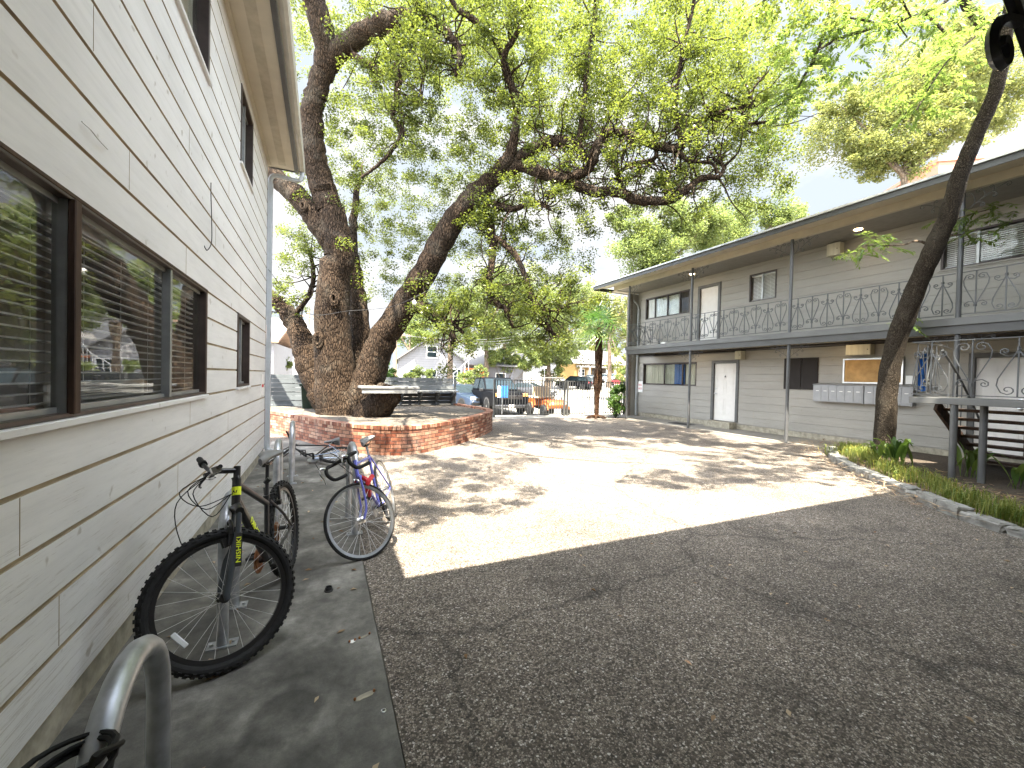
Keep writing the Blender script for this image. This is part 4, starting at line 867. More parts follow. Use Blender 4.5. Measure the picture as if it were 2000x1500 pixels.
for x in (-.6, 0): b = MB(); b.lathe([(.1, -.03), (.1, .03)], (x, 14.5, .1), 12, 'X'); b.build('wheel', 'black_rubber', GB)

# ------------------------------------------------------------------ gate
def gate(name, x0, x1, y0, y1, label, rad):
    T_ = thing(name, (x0, y0, 0), label, 'gate', 'driveway gates'); b = MB(); d = Vector((x1-x0, y1-y0, 0)); n = int(d.length/.125); A = Vector((x0, y0, 0))
    for z, h in ((1.50, .035), (.10, .035)): b.bar(A+Vector((0, 0, z)), A+d+Vector((0, 0, z)), .035, h)
    for i in range(1, n): p = A+d*(i/n); b.box(p.x-.013, p.x+.013, p.y-.013, p.y+.013, .1, 1.5)
    b.build('bars', 'fascia_grey', T_)
    for p in (A, A+d): b = MB(); b.box(p.x-rad, p.x+rad, p.y-rad, p.y+rad, -.05, 1.53); b.build('post', 'fascia_grey', T_)
    return T_
gate('metal_gate', 6.17, 9.42, 15.2, 15.2, 'grey metal bar gate in front of the dark pickup truck and the orange cart', .04)
gate('metal_gate', 9.56, 12.62, 15.18, 15.2, 'grey metal bar gate behind the palm tree, ending at the grey building', .035)

# ------------------------------------------------------------------ generic trees
def cloud_tree(name, label, px, t, crown, leafmat, n, lsz, trunk_r=.16, group=None, stems=None, gap=.0, ground=None, barkm='bark_far', shell=.45, sub=14):
    """crown: list of (px x, px y, radius px) lobes at depth t (+ jitter); real lobes in depth"""
    b0 = ground if ground is not None else gpt(px, t)
    T_ = thing(name, tuple(b0), label, 'tree', group)
    b = MB(); tops = []
    for (x, y, r) in crown: tops.append(at(x, y, t)+FW*random.uniform(-.5, .5)*r*t/FPX)
    fork = at(px, crown[0][1]+crown[0][2]*.9, t) if stems is None else at(*stems, t)
    fork = Vector((fork.x, fork.y, max(fork.z, b0.z+.8)))
    b.tube(catmull([b0-Vector((0, 0, .2)), (b0+fork)/2+Vector((random.uniform(-.1, .1), 0, 0)), fork], 4), [trunk_r*(1.25-.45*i/8) for i in range(9)], 8)
    b.build('trunk', barkm, T_, smooth=True)
    b = MB()
    for q in tops:
        mid = fork.lerp(q, .5)+Vector((random.uniform(-.2, .2), random.uniform(-.2, .2), .15)); b.tube(catmull([fork, mid, q], 4), [trunk_r*(.6-.5*i/8) for i in range(9)], 6)
    b.build('branches', barkm, T_, smooth=True)
    PC_ = []; wsum = sum(r*r for _, _, r in crown)
    for (x, y, r), q in zip(crown, tops):
        R_ = r*t/FPX; k = max(3, int(sub*r*r*len(crown)/wsum))
        dirs = unit(rng.normal(size=(k, 3))); c = np.array(q)+dirs*(R_*rng.uniform(shell, 1, (k, 1)))
        PC_ += [(tuple(c_), R_*random.uniform(.22, .42)) for c_ in c]
    per = max(4, n//len(PC_)); P = clumps_to_points([c for c, _ in PC_], [r for _, r in PC_], per)
    npmesh('crown', leaf_quads(P, lsz, lsz*.55, .05), 4, leafmat, T_, tint=rng.uniform(0, 1, len(P))); return T_
BT = 'background trees'
cloud_tree('shade_tree', 'broad lime green tree rising behind the left end of the grey building roof', 1290, 34, [(1250, 480, 66), (1330, 450, 62), (1290, 520, 60), (1215, 440, 34), (1390, 430, 45)], 'leaf_lime', 42000, .19, .3, sub=34, shell=.2)
cloud_tree('shade_tree', 'yellow green tree behind the middle of the grey building roof', 1460, 38, [(1440, 450, 62), (1510, 430, 45), (1380, 470, 55), (1560, 435, 30)], 'leaf_lime', 36000, .2, .3, sub=34, shell=.2)
cloud_tree('maple_tree', 'sunlit yellow green tree above the right part of the grey roof', 1800, 24, [(1690, 240, 85), (1770, 180, 85), (1850, 170, 80), (1650, 200, 45), (1780, 280, 65), (1930, 130, 90), (1900, 60, 60), (1980, 200, 60), (1690, 300, 50), (1740, 310, 48), (1830, 280, 52), (1890, 240, 50)], 'leaf_maple', 80000, .16, .2, stems=(1765, 345), sub=30, shell=.3)
cloud_tree('street_tree', 'slim tree with pale trunk in front of the white gabled house', 877, 33, [(860, 620, 48), (910, 590, 45), (830, 590, 36), (895, 640, 30)], 'leaf_far', 14000, .17, .22, stems=(880, 655))
cloud_tree('street_tree', 'bright yellow green tree beyond the pickup truck, left of the orange door', 950, 45, [(950, 600, 55), (930, 650, 40), (990, 560, 45), (965, 680, 34), (1000, 645, 48), (1010, 685, 34)], 'leaf_lime', 22000, .24, .25)
cloud_tree('street_tree', 'large full green tree filling the middle of the street beyond the orange cart', 1070, 52, [(1050, 640, 62), (1100, 650, 58), (1030, 700, 36), (1085, 700, 42), (1120, 590, 50), (1060, 580, 50)], 'leaf_far', 26000, .28, .35)
cloud_tree('street_tree', 'pale tree behind the palm crown at the end of the street', 1190, 62, [(1180, 610, 45), (1215, 640, 40), (1150, 590, 40), (1205, 700, 26), (1225, 590, 30)], 'leaf_maple', 9000, .34, .3)
cloud_tree('street_tree', 'yellowish tree glimpsed between the oak trunks above the utility pole', 800, 40, [(800, 655, 34), (775, 640, 26), (830, 670, 28)], 'leaf_lime', 3500, .24, .2)
cloud_tree('street_tree', 'small green tree at the far left behind the board fence and cream corner', 548, 24, [(545, 700, 16), (560, 712, 14)], 'leaf_far', 1500, .14, .08)
cloud_tree('tall_tree', 'tall hazy green tree far behind the white gabled house', 850, 75, [(840, 640, 50), (900, 620, 50), (800, 660, 30), (870, 680, 40)], 'leaf_lime', 9000, .45, .4, group=BT)
cloud_tree('tall_tree', 'tall yellow green tree far behind the pickup truck', 985, 80, [(960, 600, 55), (1010, 570, 55), (1000, 650, 45), (950, 660, 40), (1020, 690, 36)], 'leaf_maple', 11000, .45, .4, group=BT)
cloud_tree('tall_tree', 'tall green tree far up the street behind the parked black car', 1110, 95, [(1100, 600, 55), (1150, 620, 50), (1120, 670, 40), (1080, 680, 36), (1060, 610, 45)], 'leaf_lime', 12000, .5, .4, group=BT)
cloud_tree('tall_tree', 'tall pale tree behind the yellow house at the end of the street', 1200, 110, [(1190, 650, 40), (1225, 620, 40), (1170, 690, 30), (1215, 690, 30), (1150, 650, 30)], 'leaf_maple', 9000, .55, .4, group=BT)
def bush(name, label, lobes, t, leafmat, n, lsz, group=None):
    c = gpt(lobes[0][0], t); T_ = thing(name, tuple(c), label, 'bush', group)
    b = MB()
    for x, y, r in lobes:
        for k in range(3): b.tube(catmull([c, (c+at(x, y, t))/2+Vector((random.uniform(-.2, .2), 0, 0)), at(x, y, t)+Vector((random.uniform(-.2, .2), random.uniform(-.2, .2), 0))], 3), .015, 5)
    b.build('stems', 'bark_far', T_)
    PC_ = []
    for x, y, r in lobes:
        R_ = r*t/FPX; d = unit(rng.normal(size=(9, 3))); PC_ += [(tuple(np.array(at(x, y, t))+q*R_*random.uniform(.4, .9)), R_*.45) for q in d]
    P = clumps_to_points([q for q, _ in PC_], [r for _, r in PC_], max(4, n//len(PC_)))
    npmesh('foliage', leaf_quads(P, lsz, lsz*.55), 4, leafmat, T_, tint=rng.uniform(0, 1, len(P))); return T_
bush('dark_bush', 'dense dark green bush behind the oak, above the pale board fence', [(748, 722, 24), (735, 735, 18), (762, 735, 18)], 15.9, 'leaf_dark', 3600, .09)
bush('garden_bush', 'small bright bush in front of the white house, over the fence top', [(815, 728, 16), (800, 735, 12), (835, 735, 14)], 22, 'leaf_far', 1600, .13)
bush('garden_bush', 'yellow green bush left of the parked pickup truck', [(905, 742, 16), (920, 735, 16), (938, 728, 14)], 30, 'leaf_lime', 1800, .16)
bush('oleander_bush', 'dark leafy shrub behind the gate next to the grey building corner', [(1204, 775, 20), (1198, 795, 18), (1214, 790, 15), (1210, 760, 12)], 17.4, 'leaf_dark', 2600, .10)
bush('hedge_bush', 'dense bright bush under the street trees, left of the street sign pole', [(985, 712, 20), (1010, 706, 20), (1040, 712, 18), (965, 700, 18)], 46, 'leaf_lime', 5000, .24)
bush('hedge_bush', 'dense green bush under the street trees, near the distant person', [(1060, 700, 22), (1095, 700, 20), (1110, 690, 20), (1045, 690, 22)], 52, 'leaf_far', 5200, .26)
bush('street_bush', 'light green bush beside the red car at the end of the street', [(1214, 735, 12), (1222, 725, 12), (1222, 750, 10)], 44, 'leaf_lime', 1200, .2)

# ------------------------------------------------------------------ palm
PM = thing('fan_palm', (10.35, 14.15, 0), 'fan palm with shaggy brown trunk standing just inside the gate', 'palm')
pb = Vector((10.35, 14.15, 0)); tp = at(1170, 640, 17.2); tp = Vector((tp.x, tp.y, tp.z))
b = MB(); q = catmull([pb-Vector((0, 0, .05)), pb.lerp(tp, .3), pb.lerp(tp, .6)+Vector((.03, 0, 0)), tp], 8); k = len(q)
prof = [.20, .12, .10, .105, .11, .12, .13, .14, .17, .21, .24, .25, .24, .22, .20, .17, .19, .21, .22, .20, .18, .17, .16, .15, .12]
b.tube(q, [prof[min(i, len(prof)-1)]*.82*random.uniform(.9, 1.1) for i in range(k)], 12); b.build('trunk', 'palm_fibre', PM, smooth=True)
vs = []
for i in range(700):
    s = random.uniform(.3, 1); p = pb.lerp(tp, s); a = random.uniform(0, 6.28); r = prof[min(int(s*24), 24)]*.95; o = p+Vector((math.cos(a)*r, math.sin(a)*r, 0))
    d = Vector((math.cos(a), math.sin(a), random.uniform(-.9, 1.2))).normalized()*random.uniform(.05, .13); sd = Vector((-math.sin(a), math.cos(a), 0))*.008; vs += [o-sd, o+sd, o+d+sd*.3, o+d-sd*.3]
npmesh('trunk_fibre', np.array([tuple(v) for v in vs]), 4, 'palm_fibre', PM)
def fan(center, d, upv, Rr, nb=20, spread=R(125), droop=.25):
    d = Vector(d).normalized(); s = d.cross(Vector(upv)).normalized(); u = s.cross(d); out = []
    for i in range(nb):
        a = -spread+2*spread*i/(nb-1); v = (d*math.cos(a)+s*math.sin(a)).normalized(); l = Rr*(1-.22*(abs(a)/spread)**2)*random.uniform(.9, 1.05)
        w_ = s*math.cos(a)-d*math.sin(a); p0 = center; p1 = center+v*l*.55+u*.02*(i % 2); p2 = center+v*l-u*droop*l*random.uniform(.5, 1.3)
        ww = .026*Rr; out += [p0-w_*.006, p0+w_*.006, p1+w_*ww*.8, p1-w_*ww*.8, p1-w_*ww*.8, p1+w_*ww*.8, p2+w_*.004, p2-w_*.004]
    return out
b = MB(); fi = 0
for i in range(16):
    a = i*2.399; el = [1.25, .85, .6, .3, .05, -.3, -.6][min(6, i*7//16)]; d = Vector((math.cos(a)*math.cos(el), math.sin(a)*math.cos(el), math.sin(el)))
    c = tp+d*random.uniform(.42, .6); b = MB(); b.tube(catmull([tp, tp+d*.3+Vector((0, 0, .03)), c], 3), .012, 5); st = b.build('leaf_stalk', 'leaf_palm', PM)
    dd = (d+Vector((0, 0, -.25))).normalized(); up = Vector((0, 0, 1)) if abs(dd.z) < .85 else Vector((math.cos(a+1.5), math.sin(a+1.5), 0))
    v = fan(c, dd, up, random.uniform(.85, 1.1)); npmesh('fan_leaf', np.array([tuple(x) for x in v]), 4, 'leaf_palm', st, tint=np.repeat(random.random(), len(v)//4))
b = MB()
for a in range(6): b.tube(catmull([pb+Vector((0, 0, .1)), pb+Vector((math.cos(a)*.22, math.sin(a)*.22, .06)), pb+Vector((math.cos(a)*.5, math.sin(a)*.45, -.01))], 3), [.06]*3+[.045]*3+[.02], 6)
b.build('roots', 'palm_fibre', PM, smooth=True)

# ------------------------------------------------------------------ leaning tree at the right
PE = thing('leaning_tree', (11.05, 4.95, .05), 'slim leaning tree with rough grey trunk growing from the grass bed before the grey building', 'tree')
ctl = [(1725, 897, 25, 8.95), (1727, 850, 22, 8.95), (1733, 760, 21, 8.9), (1745, 690, 21, 8.8), (1765, 625, 22, 8.7), (1795, 550, 21, 8.55), (1826, 480, 22, 8.35), (1852, 420, 20, 8.2), (1876, 340, 19, 8.0), (1908, 260, 18, 7.8), (1940, 190, 17, 7.6), (1955, 130, 17, 7.4), (1962, 80, 16, 7.3), (1975, 10, 15, 7.2), (2000, -80, 13, 7)]
XS = [11.05, 11.02, 10.95, 10.86, 10.75, 10.58, 10.36, 10.14, 9.86, 9.6, 9.36, 9.16, 9.0, 8.8, 8.5]; ctl = [(x, y, r*1.06, X/ray(x, y).x) for (x, y, r, t), X in zip(ctl, XS)]; TT = {q[1]: q[3] for q in ctl}
b = MB(); PP, _ = limb(b, ctl, n=14, sub=5, ecc=.025, jit=.3); b.build('trunk', 'bark_pecan', PE, smooth=True)
b = MB(); br = []
for l in ([(1957, 130, 15, TT[130]), (1925, 60, 13, 7.3), (1890, 10, 12, 7.2), (1850, -60, 10, 7)], [(1860, -10, 5, 7), (1820, 20, 5, 7), (1720, 50, 4, 7), (1640, 75, 4, 7.1), (1595, 100, 2, 7.1)], [(1720, 50, 3, 7), (1690, 40, 3, 7), (1660, 35, 2, 7)], [(1640, -40, 5, 7.2), (1600, 90, 4, 7.3), (1570, 150, 3, 7.4), (1545, 190, 2, 7.5), (1505, 215, 2, 7.6)], [(1800, 20, 4, 7), (1860, 90, 3, 6.9), (1800, 150, 2, 6.8)], [(1985, -30, 5, 7), (1940, 40, 3, 6.7), (1850, 120, 2, 6.5), (1790, 215, 2, 6.5)], [(1640, -40, 5, 7.2), (1560, -40, 4, 7), (1480, 10, 2, 7)]):
    P, rr = limb(b, l, n=7, sub=5, ecc=.02); br += [p for p, r in zip(P, rr) if r < .045]
b.build('branches', 'bark_pecan', PE, smooth=True)
def pinnate(p, d, ln, nl=9, ll=.095, lw=.03, droop=.6):
    d = Vector(d).normalized(); out = []; q = Vector(p); st = ln/nl
    for i in range(nl):
        d = (d+Vector((0, 0, -droop*.09))).normalized(); q2 = q+d*st; s = d.cross(Vector((0, 0, 1))); s = s.normalized() if s.length > .05 else Vector((1, 0, 0))
        out += [q-s*.002, q+s*.002, q2+s*.002, q2-s*.002]
        for k in (-1, 1) if i < nl-1 else (0,):
            v = (d*(.55 if k else 1)+s*k*.8+Vector((random.gauss(0, .15), random.gauss(0, .15), -.25+random.gauss(0, .15)))).normalized(); l = ll*random.uniform(.8, 1.2)*(.7+.6*math.sin(math.pi*(i+.6)/nl)); w2 = v.cross(Vector((0, 0, 1))+s*random.uniform(-.6, .6)).normalized()*lw*.5
            out += [q2, q2+v*l*.45+w2, q2+v*l, q2+v*l*.45-w2]
        q = q2
    return out
vs = []; tn = []
def spray(c, rad, n):
    for i in range(n):
        o = Vector(c)+Vector((random.gauss(0, 1), random.gauss(0, 1), random.gauss(0, .7)))*rad*.5; d = Vector((random.gauss(0, 1), random.gauss(0, 1), random.gauss(-.1, .5)))
        v = pinnate(o, d, random.uniform(.2, .34)); vs.extend(v); tn.extend([random.random()]*(len(v)//4))
for p in br:
    if random.random() < .9: spray(p, .3, 3)
for x, y, t, r, n in ((1560, 60, 7.3, .5, 14), (1600, 130, 7.3, .45, 14), (1530, 190, 7.5, .45, 14), (1510, 260, 7.6, .3, 5), (1640, 30, 7.1, .5, 14), (1700, 90, 7, .45, 12), (1760, 30, 7, .5, 14), (1820, 60, 6.9, .45, 12), (1790, 130, 6.7, .4, 12), (1800, 200, 6.6, .35, 12), (1760, 170, 6.6, .3, 8), (1860, 130, 6.8, .4, 10), (1900, 80, 6.9, .3, 8), (1480, 20, 7, .35, 6), (1425, 10, 7, .3, 4), (1580, 10, 7, .5, 9), (1870, 30, 7, .4, 10), (1520, 110, 7.4, .3, 6), (1880, 200, 6.8, .2, 4), (1660, 140, 7, .3, 6)): spray(at(x, y, t), r, n)
for gx, gy, rx, ry, k in ((9.5, 4.3, 1.2, .9, 80), (8.9, 2.9, .8, .8, 50)):       # crown above the picture
    for i in range(k):
        p = over(random.gauss(gx, rx*.6), random.gauss(gy, ry*.6), random.uniform(7.3, 8.6))
        if not inview(p, 60): spray(p, .35, 3)
for x, y, t, n, r in ((1790, 488, 8.3, 0, 0), (1700, 478, 8.2, 17, .16), (1735, 470, 8.25, 8, .12), (1680, 490, 8.2, 8, .1), (1880, 425, 8.0, 14, .16), (1925, 412, 8, 9, .14), (1965, 415, 7.9, 6, .12), (1900, 460, 8, 9, .13), (1768, 610, 8.6, 4, .05), (1775, 636, 8.6, 4, .05)):
    if n: spray(at(x, y, t), r*2, n)
npmesh('crown', np.array([tuple(v) for v in vs]), 4, 'leaf_pecan', PE, tint=tn)
b = MB()
for l in ([(1815, 478, 4, 8.3), (1790, 470, 3, 8.25), (1765, 478, 2, 8.2), (1730, 480, 2, 8.2), (1690, 480, 1.5, 8.2)], [(1835, 463, 3, 8.2), (1860, 435, 2, 8.1), (1890, 420, 1.5, 8), (1950, 405, 1, 8)], [(1835, 462, 3, 8.2), (1880, 458, 2, 8.1), (1905, 450, 1, 8)]): limb(b, l, n=5, sub=3)
b.build('shoots', 'bark_far', PE, smooth=True)

# ------------------------------------------------------------------ planting bed
ED = [(11.35, 5.95), (10.75, 5.62), (9.61, 4.87), (8.58, 3.88), (8.10, 3.26), (7.31, 2.48), (7.02, 2.05), (6.86, 1.6), (6.8, 1.0), (6.8, .4)]
EP = catmull([(x, y, 0) for x, y in ED], 10)
b = MB(); b.prism([(p.x, p.y) for p in EP]+[(12.86, .4), (12.86, 5.72), (11.4, 5.8)], 'Z', -.05, .05); tag(b.build('planting_bed', 'soil'), kind='structure')
s = 0; segs = []; last = EP[0]; cur = [EP[0]]
tgt = random.uniform(.22, .42)
for p in EP[1:]:
    d = (p-cur[-1]).length; s += d; cur.append(p)
    if s > tgt: segs.append((cur[0], p)); cur = [p]; s = 0; tgt = random.uniform(.20, .46)
for i, (a, c) in enumerate(segs):
    md = (a+c)/2; d = (c-a); ln = d.length; d.normalize(); b = MB(); hh = random.uniform(.05, .085)
    b.obox((0, 0, hh*.8), d*(ln*.485), Vector((-d.y, d.x, 0))*random.uniform(.075, .11), Vector((random.uniform(-.01, .01), random.uniform(-.01, .01), hh)))
    bm = bmesh.new(); me = bpy.data.meshes.new('edging_stone'); me.from_pydata([tuple(v) for v in b.v], [], b.f); bm.from_mesh(me); bmesh.ops.recalc_face_normals(bm, faces=bm.faces)
    bmesh.ops.bevel(bm, geom=bm.edges[:], offset=.016, segments=1, affect='EDGES'); bmesh.ops.subdivide_edges(bm, edges=bm.edges[:], cuts=2, use_grid_fill=True)
    for v in bm.verts: v.co += Vector((random.gauss(0, .0055), random.gauss(0, .0055), random.gauss(0, .0055)))
    bm.to_mesh(me); bm.free(); me.materials.append(MATS['limestone']); o = bpy.data.objects.new('edging_stone', me); COL.objects.link(o); o.location = (md.x, md.y, -.01)
    tag(o, 'rough grey limestone block in the curved edging of the planting bed', 'edging stone', 'limestone edging of the bed')
def blades(name, spots, n, hgt, label, lay=.6):
    vs = []; tn = []
    for (x, y, rx) in spots:
        for i in range(n):
            o = Vector((x+random.gauss(0, rx), y+random.gauss(0, rx), .04)); a = random.uniform(0, 6.28); h = hgt*random.uniform(.6, 1.25); out = Vector((math.cos(a), math.sin(a), 0))*h*random.uniform(.25, .9)*lay; sd = Vector((-math.sin(a), math.cos(a), 0))*.0045
            p1 = o+out*.4+Vector((0, 0, h*.75)); p2 = o+out*1.3+Vector((0, 0, h*random.uniform(.45, .9))); t = random.random()
            vs += [o-sd, o+sd, p1+sd, p1-sd, p1-sd, p1+sd, p2+sd*.2, p2-sd*.2]; tn += [t, t]
    o = npmesh(name, np.array([tuple(v) for v in vs]), 4, 'grass_blade', tint=tn); tag(o, label, 'grass', kind='stuff')
sp = []
for i in range(len(EP)-1):
    if random.random() < .95:
        d = (EP[i+1]-EP[i]).normalized(); nr = Vector((-d.y, d.x, 0))
        if nr.x < 0: nr = -nr
        for k in range(2): o = EP[i]+nr*random.uniform(.16, .62); sp.append((o.x, o.y, .07))
for i in range(24): sp.append((random.uniform(10.2, 11.3), random.uniform(4.6, 5.5), .08))
blades('border_grass', [q for q in sp if random.random() < .6], 24, .26, 'tufts of green border grass behind the limestone edging')
vs = []; tn = []
for i in range(2600):
    p = random.choice(EP); o = Vector((p.x+random.uniform(.1, 2.2), p.y+random.uniform(.0, 1.2), .058+random.random()*.02)); a = random.uniform(0, 6.28); d = Vector((math.cos(a), math.sin(a), random.uniform(-.1, .25)))*random.uniform(.05, .18); sd = Vector((-math.sin(a), math.cos(a), 0))*random.uniform(.004, .014)
    vs += [o-sd, o+sd, o+d+sd*.4, o+d-sd*.4]; tn.append(random.random())
tag(npmesh('leaf_litter', np.array([tuple(v) for v in vs]), 4, 'dry_leaf', tint=tn), 'dry brown leaves and straw covering the bed soil', 'leaf litter', kind='stuff')
def broadleaf(x, y, n, h, label, tilt=0):
    T_ = thing('cast_iron_plant', (x, y, .05), label, 'plant', 'broad leaved plants in the bed')
    for i in range(n):
        a = random.uniform(0, 6.28) if not tilt else random.gauss(tilt, .9); hh = h*random.uniform(.7, 1.15); ln = random.uniform(.15, .75)*hh; o = Vector((x+random.gauss(0, .07), y+random.gauss(0, .07), .04)); out = Vector((math.cos(a), math.sin(a), 0)); sd = Vector((-math.sin(a), math.cos(a), 0))
        pts = catmull([o, o+out*ln*.25+Vector((0, 0, hh*.45)), o+out*ln*.7+Vector((0, 0, hh*.85)), o+out*ln*1.25+Vector((0, 0, hh*random.uniform(.7, 1.05)))], 4); wd = [.005, .005, .008, .018, .032, .04, .043, .042, .038, .031, .022, .012, .002]; v = []
        for k in range(len(pts)-1):
            u0, u1 = sd*wd[k], sd*wd[k+1]; e = Vector((0, 0, .012))
            v += [pts[k]-u0+e, pts[k], pts[k+1], pts[k+1]-u1+e, pts[k], pts[k]+u0+e, pts[k+1]+u1+e, pts[k+1]]
        npmesh('leaf', np.array([tuple(q) for q in v]), 4, 'leaf_dark' if random.random() < .45 else ('leaf_pecan' if random.random() < .7 else 'leaf_lime'), T_, tint=np.repeat(random.random(), len(v)//4))
broadleaf(9.70, 4.0, 17, .62, 'broad leaved plant with glossy upright leaves just left of the landing posts')
broadleaf(10.1, 4.35, 16, .46, 'low yellowing broad leaved plant beside the leaning tree trunk')
broadleaf(10.2, 3.25, 13, .55, 'dark broad leaved plant between the two landing posts')
broadleaf(9.9, 2.55, 11, .5, 'long leaved plant under the stair treads at the right edge', -2.2)

# ------------------------------------------------------------------ litter and small things on the ground
vs = []; tn = []
def drop(x, y, z, s):
    a = random.uniform(0, 6.28); d = Vector((math.cos(a), math.sin(a), random.uniform(-.05, .12))); sd = Vector((-math.sin(a), math.cos(a), random.uniform(-.2, .3))); o = Vector((x, y, z+.004)); l = s*random.uniform(.7, 1.2); w_ = l*.22; e = Vector((0, 0, l*random.uniform(.05, .2)))
    vs.extend([o, o+d*l*.5+sd*w_+e, o+d*l, o+d*l*.5-sd*w_+e]); tn.append(random.random())
for i in range(230): drop(random.uniform(.4, 9), random.uniform(.7, 9)**1, .0, .045)
for i in range(60): drop(random.uniform(-.95, .3), random.uniform(1.3, 8), .012, .055)
for i in range(150): drop(random.uniform(0, 4.4), random.uniform(9.5, 14), .52, .06)
tag(npmesh('fallen_leaves', np.array([tuple(v) for v in vs]), 4, 'dry_leaf', tint=tn), 'scattered dry curled leaves on the paving', 'fallen leaves', kind='stuff')
b = MB(); c = onG(642, 1157); b.lathe([(.030, 0), (.032, .008), (.024, .010), (.024, .03), (.020, .03), (.019, .012), (0.001, .012)], (c.x, c.y, .012), 18); tag(b.build('pipe_cap', 'black_plastic', smooth=True, loc=(c.x, c.y, .012)), 'small black pipe cap lying on the concrete strip by the bicycles', 'pipe cap')
for (x, y, l, w_, a, lb) in ((712, 1364, .105, .035, .25, 'larger pale gouge patched in the concrete strip, nearest the camera'), (688, 1257, .035, .03, .2, 'round white filled bolt hole in the concrete strip'), (712, 1247, .07, .016, .35, 'thin tan scrape in the concrete beside the white bolt hole')):
    c = onG(x, y); b = MB(); n = 14; b.prism([(c.x+(l/2*math.cos(i*2*math.pi/n))*math.cos(a)*random.uniform(.85, 1.1)-(w_/2*math.sin(i*2*math.pi/n))*math.sin(a), c.y+(l/2*math.cos(i*2*math.pi/n))*math.sin(a)+(w_/2*math.sin(i*2*math.pi/n))*math.cos(a)*random.uniform(.8, 1.2)) for i in range(n)], 'Z', .009, .0145)
    o = b.build('concrete_patch', 'paper' if w_ == .03 else 'concrete_raw', loc=(c.x, c.y, .01)); tag(o, lb, 'patch', 'old anchor marks in the concrete')
    for e in (-1, 1):
        b = MB(); b.lathe([(.006, 0), (.007, .008), (.003, .012)], (c.x+e*l*.45*math.cos(a), c.y+e*l*.45*math.sin(a), .014), 8); b.build('bolt_stub', 'copper_brown', o)
c = onG(749, 1394); b = MB(); b.tube([(c.x+.010*math.cos(i*.52), c.y+.010*math.sin(i*.52), .015) for i in range(12)], .003, 6, closed=True); tag(b.build('steel_washer', 'alu', smooth=True, loc=(c.x, c.y, .012)), 'small steel washer lying near the edge of the concrete strip', 'washer')
# string light
SLT = thing('string_light', tuple(at(809, 591, 10.2)), 'white globe bulb of a string light hung on the right oak limb', 'light')
c = at(809, 591, 10.2); b = MB(); b.lathe([(.001, -.07), (.04, -.06), (.06, -.02), (.055, .02), (.03, .05), (.02, .06)], c, 14); b.build('bulb', 'bulb_white', SLT, smooth=True)
b = MB(); b.lathe([(.024, .055), (.026, .12), (.01, .13)], c, 10); b.build('socket', 'black_plastic', SLT)
b = MB(); b.tube(catmull([Vector((-.96, 8.9, 3.5)), at(600, 612, 9.8), at(682, 607, 10.1), at(760, 600, 10.2), c+Vector((0, 0, .13)), at(850, 560, 10.3)], 5), .006, 5); b.build('cable', 'black_plastic', SLT)

# ------------------------------------------------------------------ bicycle racks
def rack(x, y, half, h, ang, label, r=.030):
    T_ = thing('bike_rack', (x, y, .012), label, 'bike rack', 'hoop bike racks')
    d = Vector((math.sin(ang), math.cos(ang), 0)); o = Vector((x, y, .012)); pts = [o-d*half, o-d*half+Vector((0, 0, (h-half)*.5))]
    for i in range(13): a = math.pi*i/12; pts.append(o-d*half*math.cos(a)+Vector((0, 0, h-half*1.0+half*math.sin(a)-r)))
    pts += [o+d*half+Vector((0, 0, (h-half)*.5)), o+d*half]
    b = MB(); b.tube(pts, r, 16); b.build('hoop', 'galvanised', T_, smooth=True)
    for e in (-1, 1):
        b = MB(); p = o+d*half*e; b.box(p.x-.075, p.x+.075, p.y-.04, p.y+.04, .012, .02); pl = b.build('base_plate', 'galvanised', T_)
        b = MB()
        for k in (-1, 1): b.lathe([(.009, 0), (.009, .01)], (p.x+k*.055, p.y, .02), 6)
        b.build('bolt', 'alu', pl)
    return T_
rack(-.435, 1.33, .24, .88, R(-2), 'nearest galvanised hoop rack, cut by the bottom left corner, black cable round its foot')
rack(-.52, 3.06, .22, .84, R(-2), 'hoop rack the mountain bike is parked against')
rack(-.43, 5.05, .23, .88, R(-1), 'hoop rack just behind the mountain bike saddle')
rack(-.41, 6.9, .24, .88, R(-1), 'farthest hoop rack, with the fallen bicycle at its foot')
rack(.285, 4.62, .26, .88, R(-4), 'hoop rack on the right of the strip with the purple road bike leaning on it')
b = MB()
lp = onX(150, 1490, -.435)
for k in range(4):
    cz = lp.z-.035+.016*k; rr = .048+.006*(k % 2); b.tube([(-.435+rr*1.25*math.cos(a)-.012, 1.09+rr*1.3*math.sin(a), cz+.012*math.sin(a+k)) for a in [i*.393 for i in range(16)]], .0058, 6, closed=True)
b.tube(catmull([(-.40, 1.05, lp.z-.01), onX(185, 1478, -.385), onX(225, 1458, -.375), onX(238, 1450, -.38)], 5), .006, 6)
tag(b.build('cable_lock', 'black_rubber', smooth=True, loc=(-.45, 1.1, .45)), 'black coiled cable lock on the nearest hoop rack', 'cable lock')

